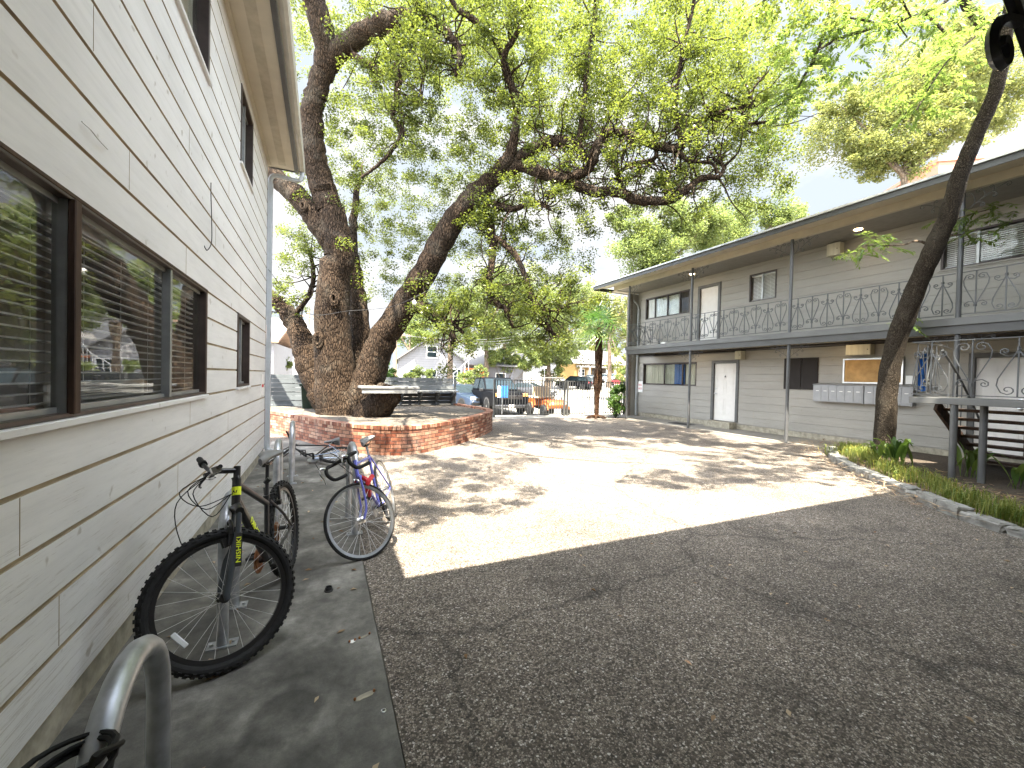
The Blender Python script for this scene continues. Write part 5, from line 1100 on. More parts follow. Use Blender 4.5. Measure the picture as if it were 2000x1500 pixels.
# ------------------------------------------------------------------ bicycles
def wheel(parent, M, c, Rr, tw, knob, spm, rimm, ns=28, name='wheel', tyre='black_rubber', reflector=None, rimw=.012, rimd=.018, hubw=.045):
    c = Vector(c); ri = Rr-tw*1.02
    b = MB(M); n = 56; prof = [(ri+.004, -rimw), (ri+.004, rimw), (ri-rimd, rimw*.8), (ri-rimd, -rimw*.8)]
    vs = [c+Vector((r*math.cos(2*math.pi*j/n), y, r*math.sin(2*math.pi*j/n))) for r, y in prof for j in range(n)]
    b.add(vs, [(i*n+j, i*n+(j+1) % n, ((i+1) % 4)*n+(j+1) % n, ((i+1) % 4)*n+j) for i in range(4) for j in range(n)])
    w_ = b.build(name, rimm, parent, smooth=True)
    b = MB(M); b.tube([c+Vector(((Rr-tw/2)*math.cos(2*math.pi*j/64), 0, (Rr-tw/2)*math.sin(2*math.pi*j/64))) for j in range(64)], tw/2, 12, closed=True)
    if knob:
        for j in range(64):
            a = 2*math.pi*j/64; e = Vector((math.cos(a), 0, math.sin(a))); tg = Vector((-math.sin(a), 0, math.cos(a)))
            for ph in ((-62, -22, 22, 62) if j % 2 else (-48, 0, 48)):
                q = e*math.cos(R(ph))+Vector((0, 1, 0))*math.sin(R(ph)); sd = tg.cross(q); b.obox(c+e*(Rr-tw/2)+q*(tw/2+.001), tg*.0085, sd*.006, q*.005)
    b.build('tyre', tyre, w_, smooth=not knob)
    b = MB(M); b.lathe([(.012, -hubw), (.028, -hubw*.8), (.028, -hubw*.7), (.016, -hubw*.55), (.016, hubw*.55), (.028, hubw*.7), (.028, hubw*.8), (.012, hubw)], c, 14, 'Y'); b.build('hub', 'black_paint' if knob else 'alu', w_, smooth=True)
    b = MB(M)
    for j in range(ns):
        a = 2*math.pi*j/ns; s = 1 if j % 2 else -1; a2 = a+(.9 if (j//2) % 2 else -.9)
        b.tube([c+Vector((.026*math.cos(a2), s*hubw*.75, .026*math.sin(a2))), c+Vector(((ri-rimd)*math.cos(a), s*.002, (ri-rimd)*math.sin(a)))], .0015, 4, cap=False)
    b.build('spokes', spm, w_)
    if reflector is not None:
        a = reflector; e = Vector((math.cos(a), 0, math.sin(a))); tg = Vector((-math.sin(a), 0, math.cos(a))); b = MB(M); b.obox(c+e*Rr*.66+Vector((0, .008, 0)), tg*.048, e*.013, Vector((0, .006, 0))); b.build('reflector', 'clear_reflector', w_, bevel=.004)
    return w_
def rot_about(p, ax, ang): return Matrix.Translation(p) @ Matrix.Rotation(ang, 4, Vector(ax)) @ Matrix.Translation(-Vector(p))
def placeM(pos, head, lean):
    x = Vector((head[0], head[1], 0)).normalized(); z = Vector((0, 0, 1)); y = z.cross(x)
    m = Matrix((x, y, z)).transposed().to_4x4(); m.translation = Vector(pos); return m @ Matrix.Rotation(lean, 4, 'X')
def saddle(M, parent, c, mat, sc=1):
    b = MB(M); c = Vector(c); prof = [(-.135, .075, 0), (-.12, .085, .006), (-.06, .075, .006), (0, .045, 0), (.06, .027, -.004), (.12, .022, -.006), (.145, .012, -.012)]; n = 10; vs = []
    for x, hw, z in prof:
        for j in range(n):
            a = 2*math.pi*j/n; vs.append(c+Vector((x, hw*math.cos(a), z+(.022 if math.sin(a) > 0 else .034)*math.sin(a)))*1)
    b.add(vs, [(i*n+j, i*n+(j+1) % n, (i+1)*n+(j+1) % n, (i+1)*n+j) for i in range(len(prof)-1) for j in range(n)]+[tuple(range(n)), tuple((len(prof)-1)*n+j for j in range(n))])
    s = b.build('saddle', mat, parent, smooth=True)
    b = MB(M)
    for e in (-1, 1): b.tube(catmull([c+Vector((-.1, e*.03, -.03)), c+Vector((-.03, e*.022, -.05)), c+Vector((.06, e*.02, -.05)), c+Vector((.12, e*.008, -.02))], 3), .004, 5)
    b.box(c.x-.03, c.x+.03, c.y-.025, c.y+.025, c.z-.062, c.z-.044); b.build('saddle_rails', 'black_paint', s); return s
def crank(M, parent, bb, ang, ringm, ringr=.075):
    bb = Vector(bb); b = MB(M); b.lathe([(.02, -.06), (.02, .06)], bb, 12, 'Y')
    e = Vector((math.cos(ang), 0, math.sin(ang)))
    for s in (-1, 1): b.bar(bb+Vector((0, s*.066, 0)), bb+Vector((0, s*.078, 0))+e*s*.17, .012, .026, (0, 1, 0))
    cr = b.build('crank', 'black_paint', parent)
    b = MB(M); b.lathe([(ringr*.55, -.0535), (ringr, -.0535), (ringr, -.0505), (ringr*.55, -.0505)], bb, 30, 'Y'); b.lathe([(ringr*.4, -.047), (ringr*.8, -.047), (ringr*.8, -.044), (ringr*.4, -.044)], bb, 24, 'Y'); b.build('chainring', ringm, cr)
    for s in (-1, 1):
        p = bb+Vector((0, s*.13, 0))+e*s*.17; b = MB(M)
        for q in ((-.045, -.035, -.045, .045), (.035, .045, -.045, .045), (-.035, .035, -.045, -.036), (-.035, .035, .036, .045)): b.box(p.x+q[0], p.x+q[1], p.y+q[2], p.y+q[3], p.z-.011, p.z+.011)
        b.lathe([(.008, -.05), (.008, .05)], p, 8, 'Y'); b.build('pedal', 'black_plastic', cr, bevel=.002)
    return cr
# the mountain bike
def mtb(pos, head, lean, steer):
    M = placeM(pos, head, lean); T_ = thing('mountain_bike', pos, 'dark mountain bike with knobbly tyres and yellow lettering parked against the cream wall', 'bicycle')
    wb, Rw, tw = 1.06, .362, .054; BBp = Vector((.44, .0, .30)); ax = Vector((wb, 0, Rw)); D = Vector((-.345, 0, .939)); A0 = ax-Vector((.939, 0, .345))*.045
    hb, ht = A0+D*.50, A0+D*.635; S = M @ rot_about(A0, D, steer); st = Vector((.315, 0, .70)); sd = Vector((.225, 0, .955))
    b = MB(M); b.tube([BBp, st], .016, 12); b.tube([ht-D*.025, st+Vector((.012, 0, -.045))], .019, 12)
    for s in (-1, 1):
        b.tube(catmull([st+Vector((0, s*.018, -.03)), st.lerp(Vector((0, 0, Rw)), .5)+Vector((0, s*.045, 0)), Vector((0, s*.062, Rw))], 3), .009, 8); b.tube(catmull([BBp+Vector((-.02, s*.03, 0)), Vector((.24, s*.048, .33)), Vector((0, s*.062, Rw))], 3), .010, 8)
    b.tube([hb-D*.01, ht+D*.005], .024, 14); fr = b.build('frame', 'black_paint', T_, smooth=True)
    dt0, dt1 = hb+D*.02, BBp+Vector((.012, 0, .01)); b = MB(M); b.tube([dt0, dt0.lerp(dt1, .5), dt1], [.024, .027, .022], 12); dtb = b.build('down_tube', 'black_paint', T_, smooth=True)
    dd = (dt1-dt0); ln = dd.length; dn = dd.normalized(); up = Vector((0, 1, 0)).cross(dn)
    for s in (-1, 1):
        y = Vector((0, s, 0)); xx = dn*(-s); o = dt0.lerp(dt1, .48)+y*.0275
        text('NISHIKI', .062, M @ frame_mat(o, xx, y.cross(xx)), 'lettering', 'neon_yellow', dtb, .0008, sx=1.1)
    b = MB(M); b.tube([st+(sd-st).normalized()*-.02, sd-Vector((0, 0, .045))], .0135, 10); sp_ = b.build('seat_post', 'black_paint', T_, smooth=True)
    b = MB(M); b.lathe([(.021, -.012), (.021, .012)], st, 12); b.tube([st+Vector((-.03, -.02, 0)), st+Vector((-.03, .05, .01))], .005, 6); b.tube([st+Vector((-.035, -.01, .09)), st+Vector((-.035, .02, .12))], .018, 8); b.build('seat_clamp', 'black_plastic', sp_)
    saddle(M, T_, sd+Vector((0, 0, .02)), 'saddle_grey'); crank(M, T_, BBp, R(10), 'copper_brown', .085)
    fk = MB(S)
    for s in (-1, 1):
        fk.tube([ax+Vector((0, s*.065, -.012)), ax+Vector((0, s*.067, .0))+D*.02, A0+D*.33+Vector((0, s*.067, 0))], [.013, .019, .0195], 12); fk.tube([A0+D*.33+Vector((0, s*.067, 0)), A0+D*.45+Vector((0, s*.067, 0))], .0145, 10)
    fo = fk.build('fork', 'fork_grey', T_, smooth=True)
    b = MB(S); b.tube([A0+D*.445+Vector((0, -.085, 0)), A0+D*.475+Vector((0, -.04, 0)), A0+D*.478, A0+D*.475+Vector((0, .04, 0)), A0+D*.445+Vector((0, .085, 0))], .022, 10); pa = [A0+Vector((.03, .055*math.cos(a), 0))+D*(.30+.11*math.sin(a)) for a in [R(20)+R(140)*i/8 for i in range(9)]]; b.tube(pa, .011, 8); b.build('fork_crown', 'black_paint', fo, smooth=True)
    for s in (-1, 1):
        o = A0+D*.235+Vector((0, s*.0875, 0)); b = MB(S); b.obox(A0+D*.235+Vector((0, s*.0865, 0)), D*.088, Vector((.939, 0, .345))*.0155, Vector((0, .0006, 0))); dc = b.build('decal', 'black_plastic', fo)
        text('NISHIKI', .033, S @ frame_mat(o, D, Vector((0, s, 0)).cross(D)), 'lettering', 'neon_yellow', dc, .0006, sx=1.25)
    b = MB(M); b.tube([hb.lerp(ht, .32), hb.lerp(ht, .68)], .0246, 14); bd = b.build('head_badge', 'neon_yellow', fr, smooth=True)
    b = MB(M); c = hb.lerp(ht, .5); 
    for p, q in (((0, -.014, -.012), (0, -.006, .012)), ((0, -.006, .012), (0, .003, -.010)), ((0, .003, -.010), (0, .012, .012))): b.bar(c+Vector((.0252, p[1], p[2])), c+Vector((.0252, q[1], q[2])), .004, .002, (1, 0, 0))
    b.build('badge_mark', 'black_plastic', bd)
    wheel(T_, S, ax, Rw, tw, True, 'spoke_steel', 'black_paint', 28, 'front_wheel', reflector=R(-20))
    wr = wheel(T_, M, (0, 0, Rw), Rw, tw, True, 'spoke_steel', 'black_paint', 28, 'rear_wheel')
    b = MB(M)
    for k, r_ in enumerate((.055, .048, .041, .034, .028)): b.lathe([(r_, -.052+.005*k), (r_, -.050+.005*k)], (0, 0, Rw), 20, 'Y')
    b.build('cassette', 'copper_brown', wr)
    b = MB(M); b.tube([(0, -.05, Rw+.045), (.44, -.052, .30+.085)], .004, 4); b.tube([(-.02, -.05, Rw-.09), (.44, -.052, .30-.085)], .004, 4); b.box(-.03, .0, -.075, -.04, Rw-.11, Rw-.02); b.build('chain', 'copper_brown', T_)
    # stem and bar turn with the fork
    h2 = A0+D*.70; b = MB(S); b.tube([ht, h2+D*.015], .019, 10); b.tube([h2-D*.01, h2+Vector((.105, 0, .03))], .016, 10); cl = h2+Vector((.105, 0, .03)); b.lathe([(.021, -.025), (.021, .025)], cl, 12, 'Y'); b.lathe([(.024, 0), (.024, .02)], ht+Vector((0, 0, 0)), 12); b.build('stem', 'black_paint', T_, smooth=True)
    b = MB(S); b.tube(catmull([cl+Vector((0, .12, .005)), cl, cl+Vector((.0, -.10, .02)), cl+Vector((.0, -.18, .075)), cl+Vector((-.02, -.30, .12))], 4), .012, 10); hbr = b.build('handlebar', 'black_paint', T_, smooth=True)
    b = MB(S); b.tube([cl+Vector((-.001, -.185, .079)), cl+Vector((-.008, -.225, .095))], .023, 10); b.tube([cl+Vector((-.008, -.225, .095)), cl+Vector((-.028, -.34, .137))], .0175, 10); b.build('grip', 'black_rubber', hbr, smooth=True)
    for s in (-1, 1):
        b = MB(S); o = cl+Vector((.01, s*.085, 0)); b.box(o.x-.015, o.x+.03, o.y-.018, o.y+.018, o.z-.02, o.z+.015); b.tube(catmull([o+Vector((.02, 0, -.01)), o+Vector((.055, s*-.01, -.03)), o+Vector((.06, s*.04, -.045)), o+Vector((.045, s*.09, -.05))], 3), .006, 6); b.build('brake_lever', 'chrome' if s > 0 else 'black_plastic', hbr, smooth=True)
    cb = MB(S)
    for k, (r1, dz, yy) in enumerate(((.13, -.05, .06), (.10, -.10, -.05), (.16, -.02, .02))):
        cb.tube(catmull([cl+Vector((.03, yy, -.01)), cl+Vector((.03+r1, yy*.6, -.04+dz*.4)), cl+Vector((.02+r1*.7, yy*.3, -.14+dz)), hb.lerp(ht, .45)+Vector((.03, .02*(k-1), 0))], 5), .0028, 5)
    cb.tube(catmull([cl+Vector((.03, .05, -.01)), cl+Vector((.22, .03, -.10)), cl+Vector((.26, .0, -.30)), A0+D*.34+Vector((.20, .01, 0)), A0+D*.33+Vector((.06, .05, 0))], 6), .0028, 5); cb.build('brake_cables', 'black_rubber', T_, smooth=True)
    b = MB(S)
    for s in (-1, 1): b.box(ax.x-.50*.345-.005+.13, ax.x-.5*.345+.045+.13, s*.03-.012, s*.03+.012, Rw+.30, Rw+.40)
    b2 = MB(S)
    for s in (-1, 1): q = A0+D*.32+Vector((.035, s*.045, 0)); b2.bar(q-D*.04, q+D*.06, .016, .02); b2.bar(q-D*.02+Vector((-.01, -s*.02, 0)), q-D*.02+Vector((.03, -s*.02, 0)), .012, .05)
    b2.build('brake_arms', 'black_plastic', fo)
    b = MB(M)
    for s in (-1, 1): q = Vector((.19, s*.045, .64)); b.bar(q, q+Vector((-.01, 0, .10)), .016, .022)
    b.tube([(.18, -.05, .73), (.18, .05, .73)], .004, 5); b.box(.16, .2, -.055, .055, .60, .63); b.build('brake_arms', 'black_plastic', fr)
    return T_
mtb((-.235, 3.70, .012), (-.17, -1.0), R(6), R(-57))

def roadbike(name, label, pos, head, lean, steer, mats, drop=True, wb=.98, Rw=.335, tw=.026, rr=None, bars=True, lift=0):
    fm, rimm, barm = mats; M = placeM(pos, head, lean)
    if lift: M = Matrix.Translation((0, 0, lift)) @ M
    T_ = thing(name, pos, label, 'bicycle'); BBp = Vector((.42, 0, .27)); ax = Vector((wb, 0, Rw)); D = Vector((-.30, 0, .954)); A0 = ax-Vector((.954, 0, .30))*.05
    hb, ht = A0+D*.39, A0+D*.53; S = M @ rot_about(A0, D, steer); st = Vector((.25, 0, .78)); sd = Vector((.215, 0, .92))
    b = MB(M); b.tube([BBp, st], .0145, 10); b.tube([ht-D*.03, st-Vector((0, 0, .02))], .0135, 10); b.tube([hb+D*.02, BBp], .016, 10); b.tube([hb-D*.01, ht+D*.01], .018, 10); fr = b.build('frame', fm, T_, smooth=True)
    b = MB(M)
    for s in (-1, 1): b.tube([st+Vector((0, s*.012, -.02)), Vector((0, s*.06, Rw))], .008, 6); b.tube([BBp+Vector((-.02, s*.025, 0)), Vector((0, s*.06, Rw))], .010, 6)
    b.build('rear_stays', fm if fm != 'black_paint' else 'silver_blue', fr, smooth=True)
    b = MB(S)
    for s in (-1, 1): b.tube(catmull([hb+Vector((0, s*.03, -.01)), A0+D*.24+Vector((0, s*.047, 0)), A0+D*.10+Vector((.008, s*.05, 0)), ax+Vector((0, s*.05, 0))], 4), .010, 8)
    b.tube([hb+Vector((0, -.042, -.012)), hb+Vector((0, .042, -.012))], .014, 8); fo = b.build('fork', fm, T_, smooth=True)
    b = MB(S); q = A0+D*.355+Vector((.03, 0, 0))
    for s in (-1, 1): b.tube(catmull([q+Vector((0, s*.005, .02)), q+Vector((0, s*.045, .0)), q+Vector((0, s*.04, -.045)), q+Vector((-.005, s*.016, -.06))], 3), .007, 6)
    b.build('caliper', 'alu', fo, smooth=True)
    wheel(T_, S, ax, Rw, tw, False, 'spoke_steel', rimm, 32, 'front_wheel'); wheel(T_, M, (0, 0, Rw), Rw, tw, False, 'spoke_steel', rimm, 32, 'rear_wheel')
    crank(M, T_, BBp, R(-35), 'alu', .095); b = MB(M); b.tube([st, sd-Vector((0, 0, .04))], .0125, 8); b.build('seat_post', 'alu', T_); saddle(M, T_, sd+Vector((0, 0, .02)), 'saddle_grey')
    h2 = A0+D*.60; b = MB(S); b.tube([ht, h2], .0125, 8); cl = h2+Vector((.09, 0, .0)); b.tube([h2, cl], .013, 8); b.build('stem', 'alu', T_, smooth=True)
    if drop:
        for s in (-1, 1):
            b = MB(S); b.tube(catmull([cl, cl+Vector((0, s*.17, 0)), cl+Vector((.025, s*.21, .0)), cl+Vector((.085, s*.215, -.005)), cl+Vector((.105, s*.215, -.06)), cl+Vector((.07, s*.215, -.125)), cl+Vector((.0, s*.215, -.14)), cl+Vector((-.06, s*.215, -.14))], 5), .0165, 10); hbr = b.build('handlebar', 'black_rubber', T_, smooth=True)
            b = MB(S); o = cl+Vector((.10, s*.215, .0)); b.tube(catmull([o+Vector((-.01, 0, -.01)), o+Vector((.03, 0, .015)), o+Vector((.055, 0, .005))], 3), [.012]*3+[.011]*3+[.007], 8); b.tube(catmull([o+Vector((.045, 0, .01)), o+Vector((.065, 0, -.03)), o+Vector((.05, s*.005, -.085)), o+Vector((.055, s*.008, -.13))], 3), .006, 6); b.build('brake_lever', 'alu', hbr, smooth=True)
            b = MB(S); b.tube(catmull([o+Vector((.05, 0, .012)), o+Vector((.08, -s*.08, .09)), cl+Vector((.08, s*.05, .02)), hb+Vector((.04, 0, .03))], 5), .0025, 5); b.build('brake_cable', 'black_rubber', hbr)
    else:
        b = MB(S); b.tube(catmull([cl+Vector((-.04, -.29, .03)), cl+Vector((0, -.1, 0)), cl, cl+Vector((0, .1, 0)), cl+Vector((-.04, .29, .03))], 4), .012, 8); hbr = b.build('handlebar', 'black_paint', T_, smooth=True)
        for s in (-1, 1): b = MB(S); b.tube([cl+Vector((-.03, s*.2, .02)), cl+Vector((-.042, s*.31, .033))], .017, 8); b.build('grip', 'black_rubber', hbr)
    return T_, M, S
rbk, M_, S_ = roadbike('road_bike', 'purple road bike with drop bars and white rims leaning on the right hand rack', (.735, 4.74, .0), (-.30, -.955), R(17), R(-44), ('blue_violet', 'alu', 'black_rubber'))
b = MB(M_)
b.tube(catmull([(.60, -.10, .60), (.70, -.02, .66), (.78, .06, .62), (.70, .03, .52), (.56, -.02, .44)], 5), .022, 8); b.tube(catmull([(.72, .10, .64), (.80, .06, .60), (.66, .0, .50)], 4), .022, 8)
lk = b.build('folding_lock', 'red_tape', smooth=True, loc=tuple(M_ @ Vector((.68, 0, .55)))); tag(lk, 'red lock wrapped round the purple road bike frame', 'lock')
b = MB(M_); b.tube([(.56, -.02, .44), (.47, -.05, .38)], .02, 8); b.build('lock_barrel', 'black_plastic', lk)
roadbike('fallen_bike', 'silver and black bicycle lying on its side by the brick planter', (.22, 7.72, .03), (-1, .18), R(76), R(-38), ('black_paint', 'black_paint', 'black_rubber'), drop=False, wb=1.03, lift=.03, tw=.04)

# ------------------------------------------------------------------ cars and the street
def car(name, label, pos, yaw, L_, W_, H_, prof, cabin, paint, hood=.9, wr=.33, wx=(.8, None), pick=False, plate=True, group='vehicles beyond the gate'):
    """x forward from the rear bumper; prof = side outline of the body, cabin = side outline of the glasshouse"""
    T_ = thing(name, pos, label, 'car' if not pick else 'pickup', group); M = Matrix.Translation(pos) @ Matrix.Rotation(yaw, 4, 'Z') @ Matrix.Translation((-L_/2, 0, 0))
    b = MB(M); b.prism([(x, z) for x, z in prof], 'Y', -W_/2, W_/2); b.build('body', paint, T_, bevel=.055, seg=2, smooth=True)
    b = MB(M); n = len(cabin); zb = min(z for x, z in cabin); zt = max(z for x, z in cabin); vs = []
    for s in (-1, 1): vs += [Vector((x, s*(W_/2-.04-.16*(z-zb)/(zt-zb)), z)) for x, z in cabin]
    b.add(vs, [tuple(range(n)), tuple(range(2*n-1, n-1, -1))]+[(i, (i+1) % n, n+(i+1) % n, n+i) for i in range(n)]); cb = b.build('cabin', paint, T_, bevel=.03, smooth=True)
    cx = sum(x for x, z in cabin)/n; cz = (zb+zt)/2
    for s in (-1, 1):
        ins = [(cx+(x-cx)*.9, cz+(z-cz)*.74) for x, z in cabin]; g = MB(M)
        P = [Vector((x, s*(W_/2-.04-.16*(z-zb)/(zt-zb)+.006), z)) for x, z in ins]; g.quad(*P); g.build('side_window', 'car_glass', cb, recalc=False)
        k = cx+.05; g = MB(M); g.bar((k, s*(W_/2-.03), zb), (k, s*(W_/2-.19), zt), .06, .012, (1, 0, 0)); g.build('door_pillar', paint, cb)
        g = MB(M); g.obox((cabin[-1][0]-.25, s*(W_/2+.10), zb+.06), (.05, 0, 0), (0, .10, 0), (0, 0, .07)); g.build('mirror', 'black_plastic', T_, bevel=.02)
    xs = sorted(cabin, key=lambda q: -q[0]); f0 = max(cabin, key=lambda q: q[0]); f1 = max([q for q in cabin if q[1] > zt-.05], key=lambda q: q[0]); r0 = min(cabin, key=lambda q: q[0]); r1 = min([q for q in cabin if q[1] > zt-.05], key=lambda q: q[0])
    for nm, (p, q), e in (('windscreen', (f0, f1), .012), ('rear_window', (r0, r1), -.012)):
        g = MB(M); h0, h1 = .10, .88; pa = [p[0]+(q[0]-p[0])*h0+e, p[1]+(q[1]-p[1])*h0+.012]; pb_ = [p[0]+(q[0]-p[0])*h1+e, p[1]+(q[1]-p[1])*h1+.012]; g.quad((pa[0], -W_/2+.12, pa[1]), (pa[0], W_/2-.12, pa[1]), (pb_[0], W_/2-.25, pb_[1]), (pb_[0], -W_/2+.25, pb_[1])); g.build(nm, 'car_glass', cb, recalc=False)
    for x in (wx[0], wx[1] or L_-.85):
        for s in (-1, 1):
            c = (x, s*(W_/2-.09), wr); g = MB(M); g.lathe([(wr*.62, -.11), (wr*.93, -.11), (wr, -.08), (wr, .08), (wr*.93, .11), (wr*.62, .11)], c, 22, 'Y'); w_ = g.build('wheel', 'black_rubber', T_, smooth=True)
            g = MB(M); g.lathe([(wr*.60, -.1), (wr*.58, .095), (wr*.3, .105), (wr*.1, .112)] if s > 0 else [(wr*.1, -.112), (wr*.3, -.105), (wr*.58, -.095), (wr*.6, .1)], c, 12, 'Y'); g.build('rim', 'alu', w_)
            g = MB(M); g.lathe([(wr*1.18, s*.095-.01), (wr*1.18, s*.095)], c, 20, 'Y'); g.build('wheel_arch', 'black_plastic', T_)
    zf = prof[-1][1] if pick else H_*.42
    for s in (-1, 1):
        g = MB(M); g.obox((L_-.07, s*(W_/2-.22), hood-.14), (.05, 0, 0), (0, .16, 0), (0, 0, .08 if not pick else .13)); g.build('headlight', 'clear_reflector' if not pick else 'lamp_amber', T_, bevel=.02)
        g = MB(M); g.obox((.06, s*(W_/2-.2), hood-.05), (.05, 0, 0), (0, .14, 0), (0, 0, .09)); g.build('tail_light', 'sign_red', T_, bevel=.02)
    g = MB(M); g.box(L_-.06, L_+.02, -W_/2*.6, W_/2*.6, hood-.32, hood-.12); g.build('grille', 'black_plastic', T_, bevel=.01)
    g = MB(M); g.box(L_-.1, L_+.05, -W_/2+.06, W_/2-.06, .35, .52); bp = g.build('bumper', 'car_grey' if pick else 'black_plastic', T_, bevel=.03)
    if plate: g = MB(M); g.box(L_+.05, L_+.06, -.16, .16, .40, .54); g.build('licence_plate', 'paper', bp)
    return T_
sed = [(0, .3), (.05, .75), (.15, .92), (1.1, .95), (3.2, .93), (4.4, .72), (4.55, .5), (4.5, .3)]; sedc = [(.55, .93), (1.25, 1.40), (2.35, 1.43), (3.35, .92)]
suv = [(0, .35), (.03, 1.0), (3.3, 1.05), (4.4, .95), (4.6, .6), (4.55, .35)]; suvc = [(.1, 1.02), (.35, 1.68), (2.6, 1.72), (3.45, 1.05)]
pku = [(0, .5), (0, 1.15), (1.9, 1.15), (4.1, 1.2), (5.5, 1.15), (5.6, .9), (5.6, .42)]; pkc = [(1.9, 1.16), (2.05, 1.86), (3.5, 1.9), (4.3, 1.2)]
def heading(px, t, turn): # yaw that points towards the camera, turned
    p = gpt(px, t); return math.atan2(-p.y, -p.x)+turn
p = gpt(963, 23.6); car('pickup_truck', 'dark black pickup truck facing the gate with amber headlights', tuple(p), heading(963, 23.6, R(20)), 5.6, 2.0, 1.9, pku, pkc, 'car_black', 1.12, .40, (1.1, 4.65), True)
p = gpt(900, 24.5); car('parked_car', 'blue grey car mostly hidden between the brick planter and the pickup truck', tuple(p), heading(900, 24.5, R(35)), 4.5, 1.8, 1.43, sed, sedc, 'car_blue', .85)
p = gpt(1036, 37); car('parked_car', 'dark grey sedan seen from the side behind the orange cart', tuple(p), heading(1036, 37, R(72)), 4.6, 1.8, 1.43, sed, sedc, 'car_grey', .85)
p = gpt(1121, 55); car('parked_car', 'black car parked beyond the gate, left of the silver car', tuple(p), heading(1121, 55, R(-110)), 4.6, 1.8, 1.7, suv, suvc, 'car_black', .95)
p = gpt(1147, 56); car('parked_car', 'silver hatchback with its rear to the gate beside the black car', tuple(p), heading(1147, 56, R(160)), 4.2, 1.8, 1.6, suv, suvc, 'car_silver', .9)
p = gpt(1160, 78); car('parked_car', 'dark car far up the street left of the palm trunk', tuple(p), heading(1160, 78, R(60)), 4.6, 1.8, 1.43, sed, sedc, 'car_grey', .85)
p = gpt(1192, 80); car('parked_car', 'pale silver utility vehicle far up the street right of the palm trunk', tuple(p), heading(1192, 80, R(40)), 4.6, 1.9, 1.72, suv, suvc, 'car_silver', .95)
p = gpt(1214, 68); car('parked_car', 'bright red car at the far right end of the street', tuple(p), heading(1214, 68, R(30)), 4.4, 1.8, 1.43, sed, sedc, 'car_red', .85)
# orange golf cart
def cart(px, t, turn):
    pos = gpt(px, t); T_ = thing('golf_cart', tuple(pos), 'orange golf cart with white roof and chunky tyres behind the gate', 'golf cart', 'vehicles beyond the gate'); M = Matrix.Translation(pos) @ Matrix.Rotation(heading(px, t, turn), 4, 'Z') @ Matrix.Translation((-1.2, 0, 0))
    b = MB(M); b.prism([(.1, .45), (.0, .62), (.15, .85), (.75, .85), (.85, .45), (1.45, .42), (1.55, .75), (1.75, .86), (2.25, .78), (2.42, .62), (2.4, .45)], 'Y', -.52, .52); b.build('body', 'cart_orange', T_, bevel=.05, seg=2, smooth=True)
    for x in (.42, 2.0):
        for s in (-1, 1):
            c = (x, s*.58, .30); g = MB(M); g.lathe([(.16, -.12), (.27, -.12), (.30, -.08), (.30, .08), (.27, .12), (.16, .12)], c, 18, 'Y'); w_ = g.build('wheel', 'black_rubber', T_, smooth=True); g = MB(M); g.lathe([(.16, -.1), (.15, .1), (.05, .12)], c, 12, 'Y'); g.lathe([(.05, -.12), (.15, -.1)], c, 12, 'Y'); g.build('rim', 'alu', w_)
            g = MB(M); g.tube([(x+.36*math.cos(a), s*.55, .30+.36*math.sin(a)) for a in [R(15)+R(150)*i/8 for i in range(9)]], .05, 6); g.build('fender', 'cart_orange', T_, smooth=True)
    g = MB(M); g.box(.55, 1.0, -.5, .5, .86, .96); g.obox((.55, 0, 1.2), (.05, 0, .0), (0, .5, 0), (-.06, 0, .25)); g.build('seat', 'tan_seat', T_, bevel=.03)
    for y in (-.3, .3): g = MB(M); g.obox((.49, y, 1.2), (.06, 0, 0), (0, .17, 0), (-.06, 0, .22)); g.build('seat_back', 'copper_brown', T_, bevel=.03)
    for x0, x1, s in ((.25, .30, -1), (.25, .30, 1), (1.75, 1.5, -1), (1.75, 1.5, 1)): g = MB(M); g.tube([(x0, s*.48, .8), (x1, s*.46, 1.88)], .018, 6); g.build('roof_post', 'black_paint', T_)
    g = MB(M); g.box(.05, 1.85, -.56, .56, 1.86, 1.92); g.build('roof', 'roof_light', T_, bevel=.03, seg=2)
    g = MB(M); g.tube([(1.52, .25, .8), (1.36, .25, 1.08)], .02, 6); g.tube([(1.34+.03*math.sin(a), .25+.15*math.cos(a), 1.08+.15*math.sin(a)*.7) for a in [i*.524 for i in range(12)]], .014, 6, closed=True); g.build('steering_wheel', 'black_plastic', T_)
    for s in (-1, 1): g = MB(M); g.lathe([(.07, .0), (.07, .03)], (2.36, s*.34, .70), 12, 'X'); g.build('headlight', 'clear_reflector', T_)
cart(1070, 20.4, R(28))
# a blue and white banner panel standing before the pickup
pb_ = gpt(982, 19); b = MB(); r2 = Vector((RT.x, RT.y, 0)).normalized(); o = onY(982, 765, pb_.y); b.obox(o, r2*.24, Vector((r2.y, -r2.x, 0))*.01, (0, 0, .27)); bn = b.build('banner', 'cloth_blue', loc=tuple(o)); tag(bn, 'blue and white banner panel standing before the pickup behind the gate', 'banner')
b = MB(); b.obox(o-r2*.16+Vector((-r2.y, r2.x, 0))*(-.012), r2*.07, Vector((r2.y, -r2.x, 0))*.002, (0, 0, .27)); b.build('white_stripe', 'paper', bn); b = MB(); b.tube([(o.x, o.y+.03, gz(o.y)), (o.x, o.y+.03, o.z+.3)], .02, 6); b.build('pole', 'alu', bn)
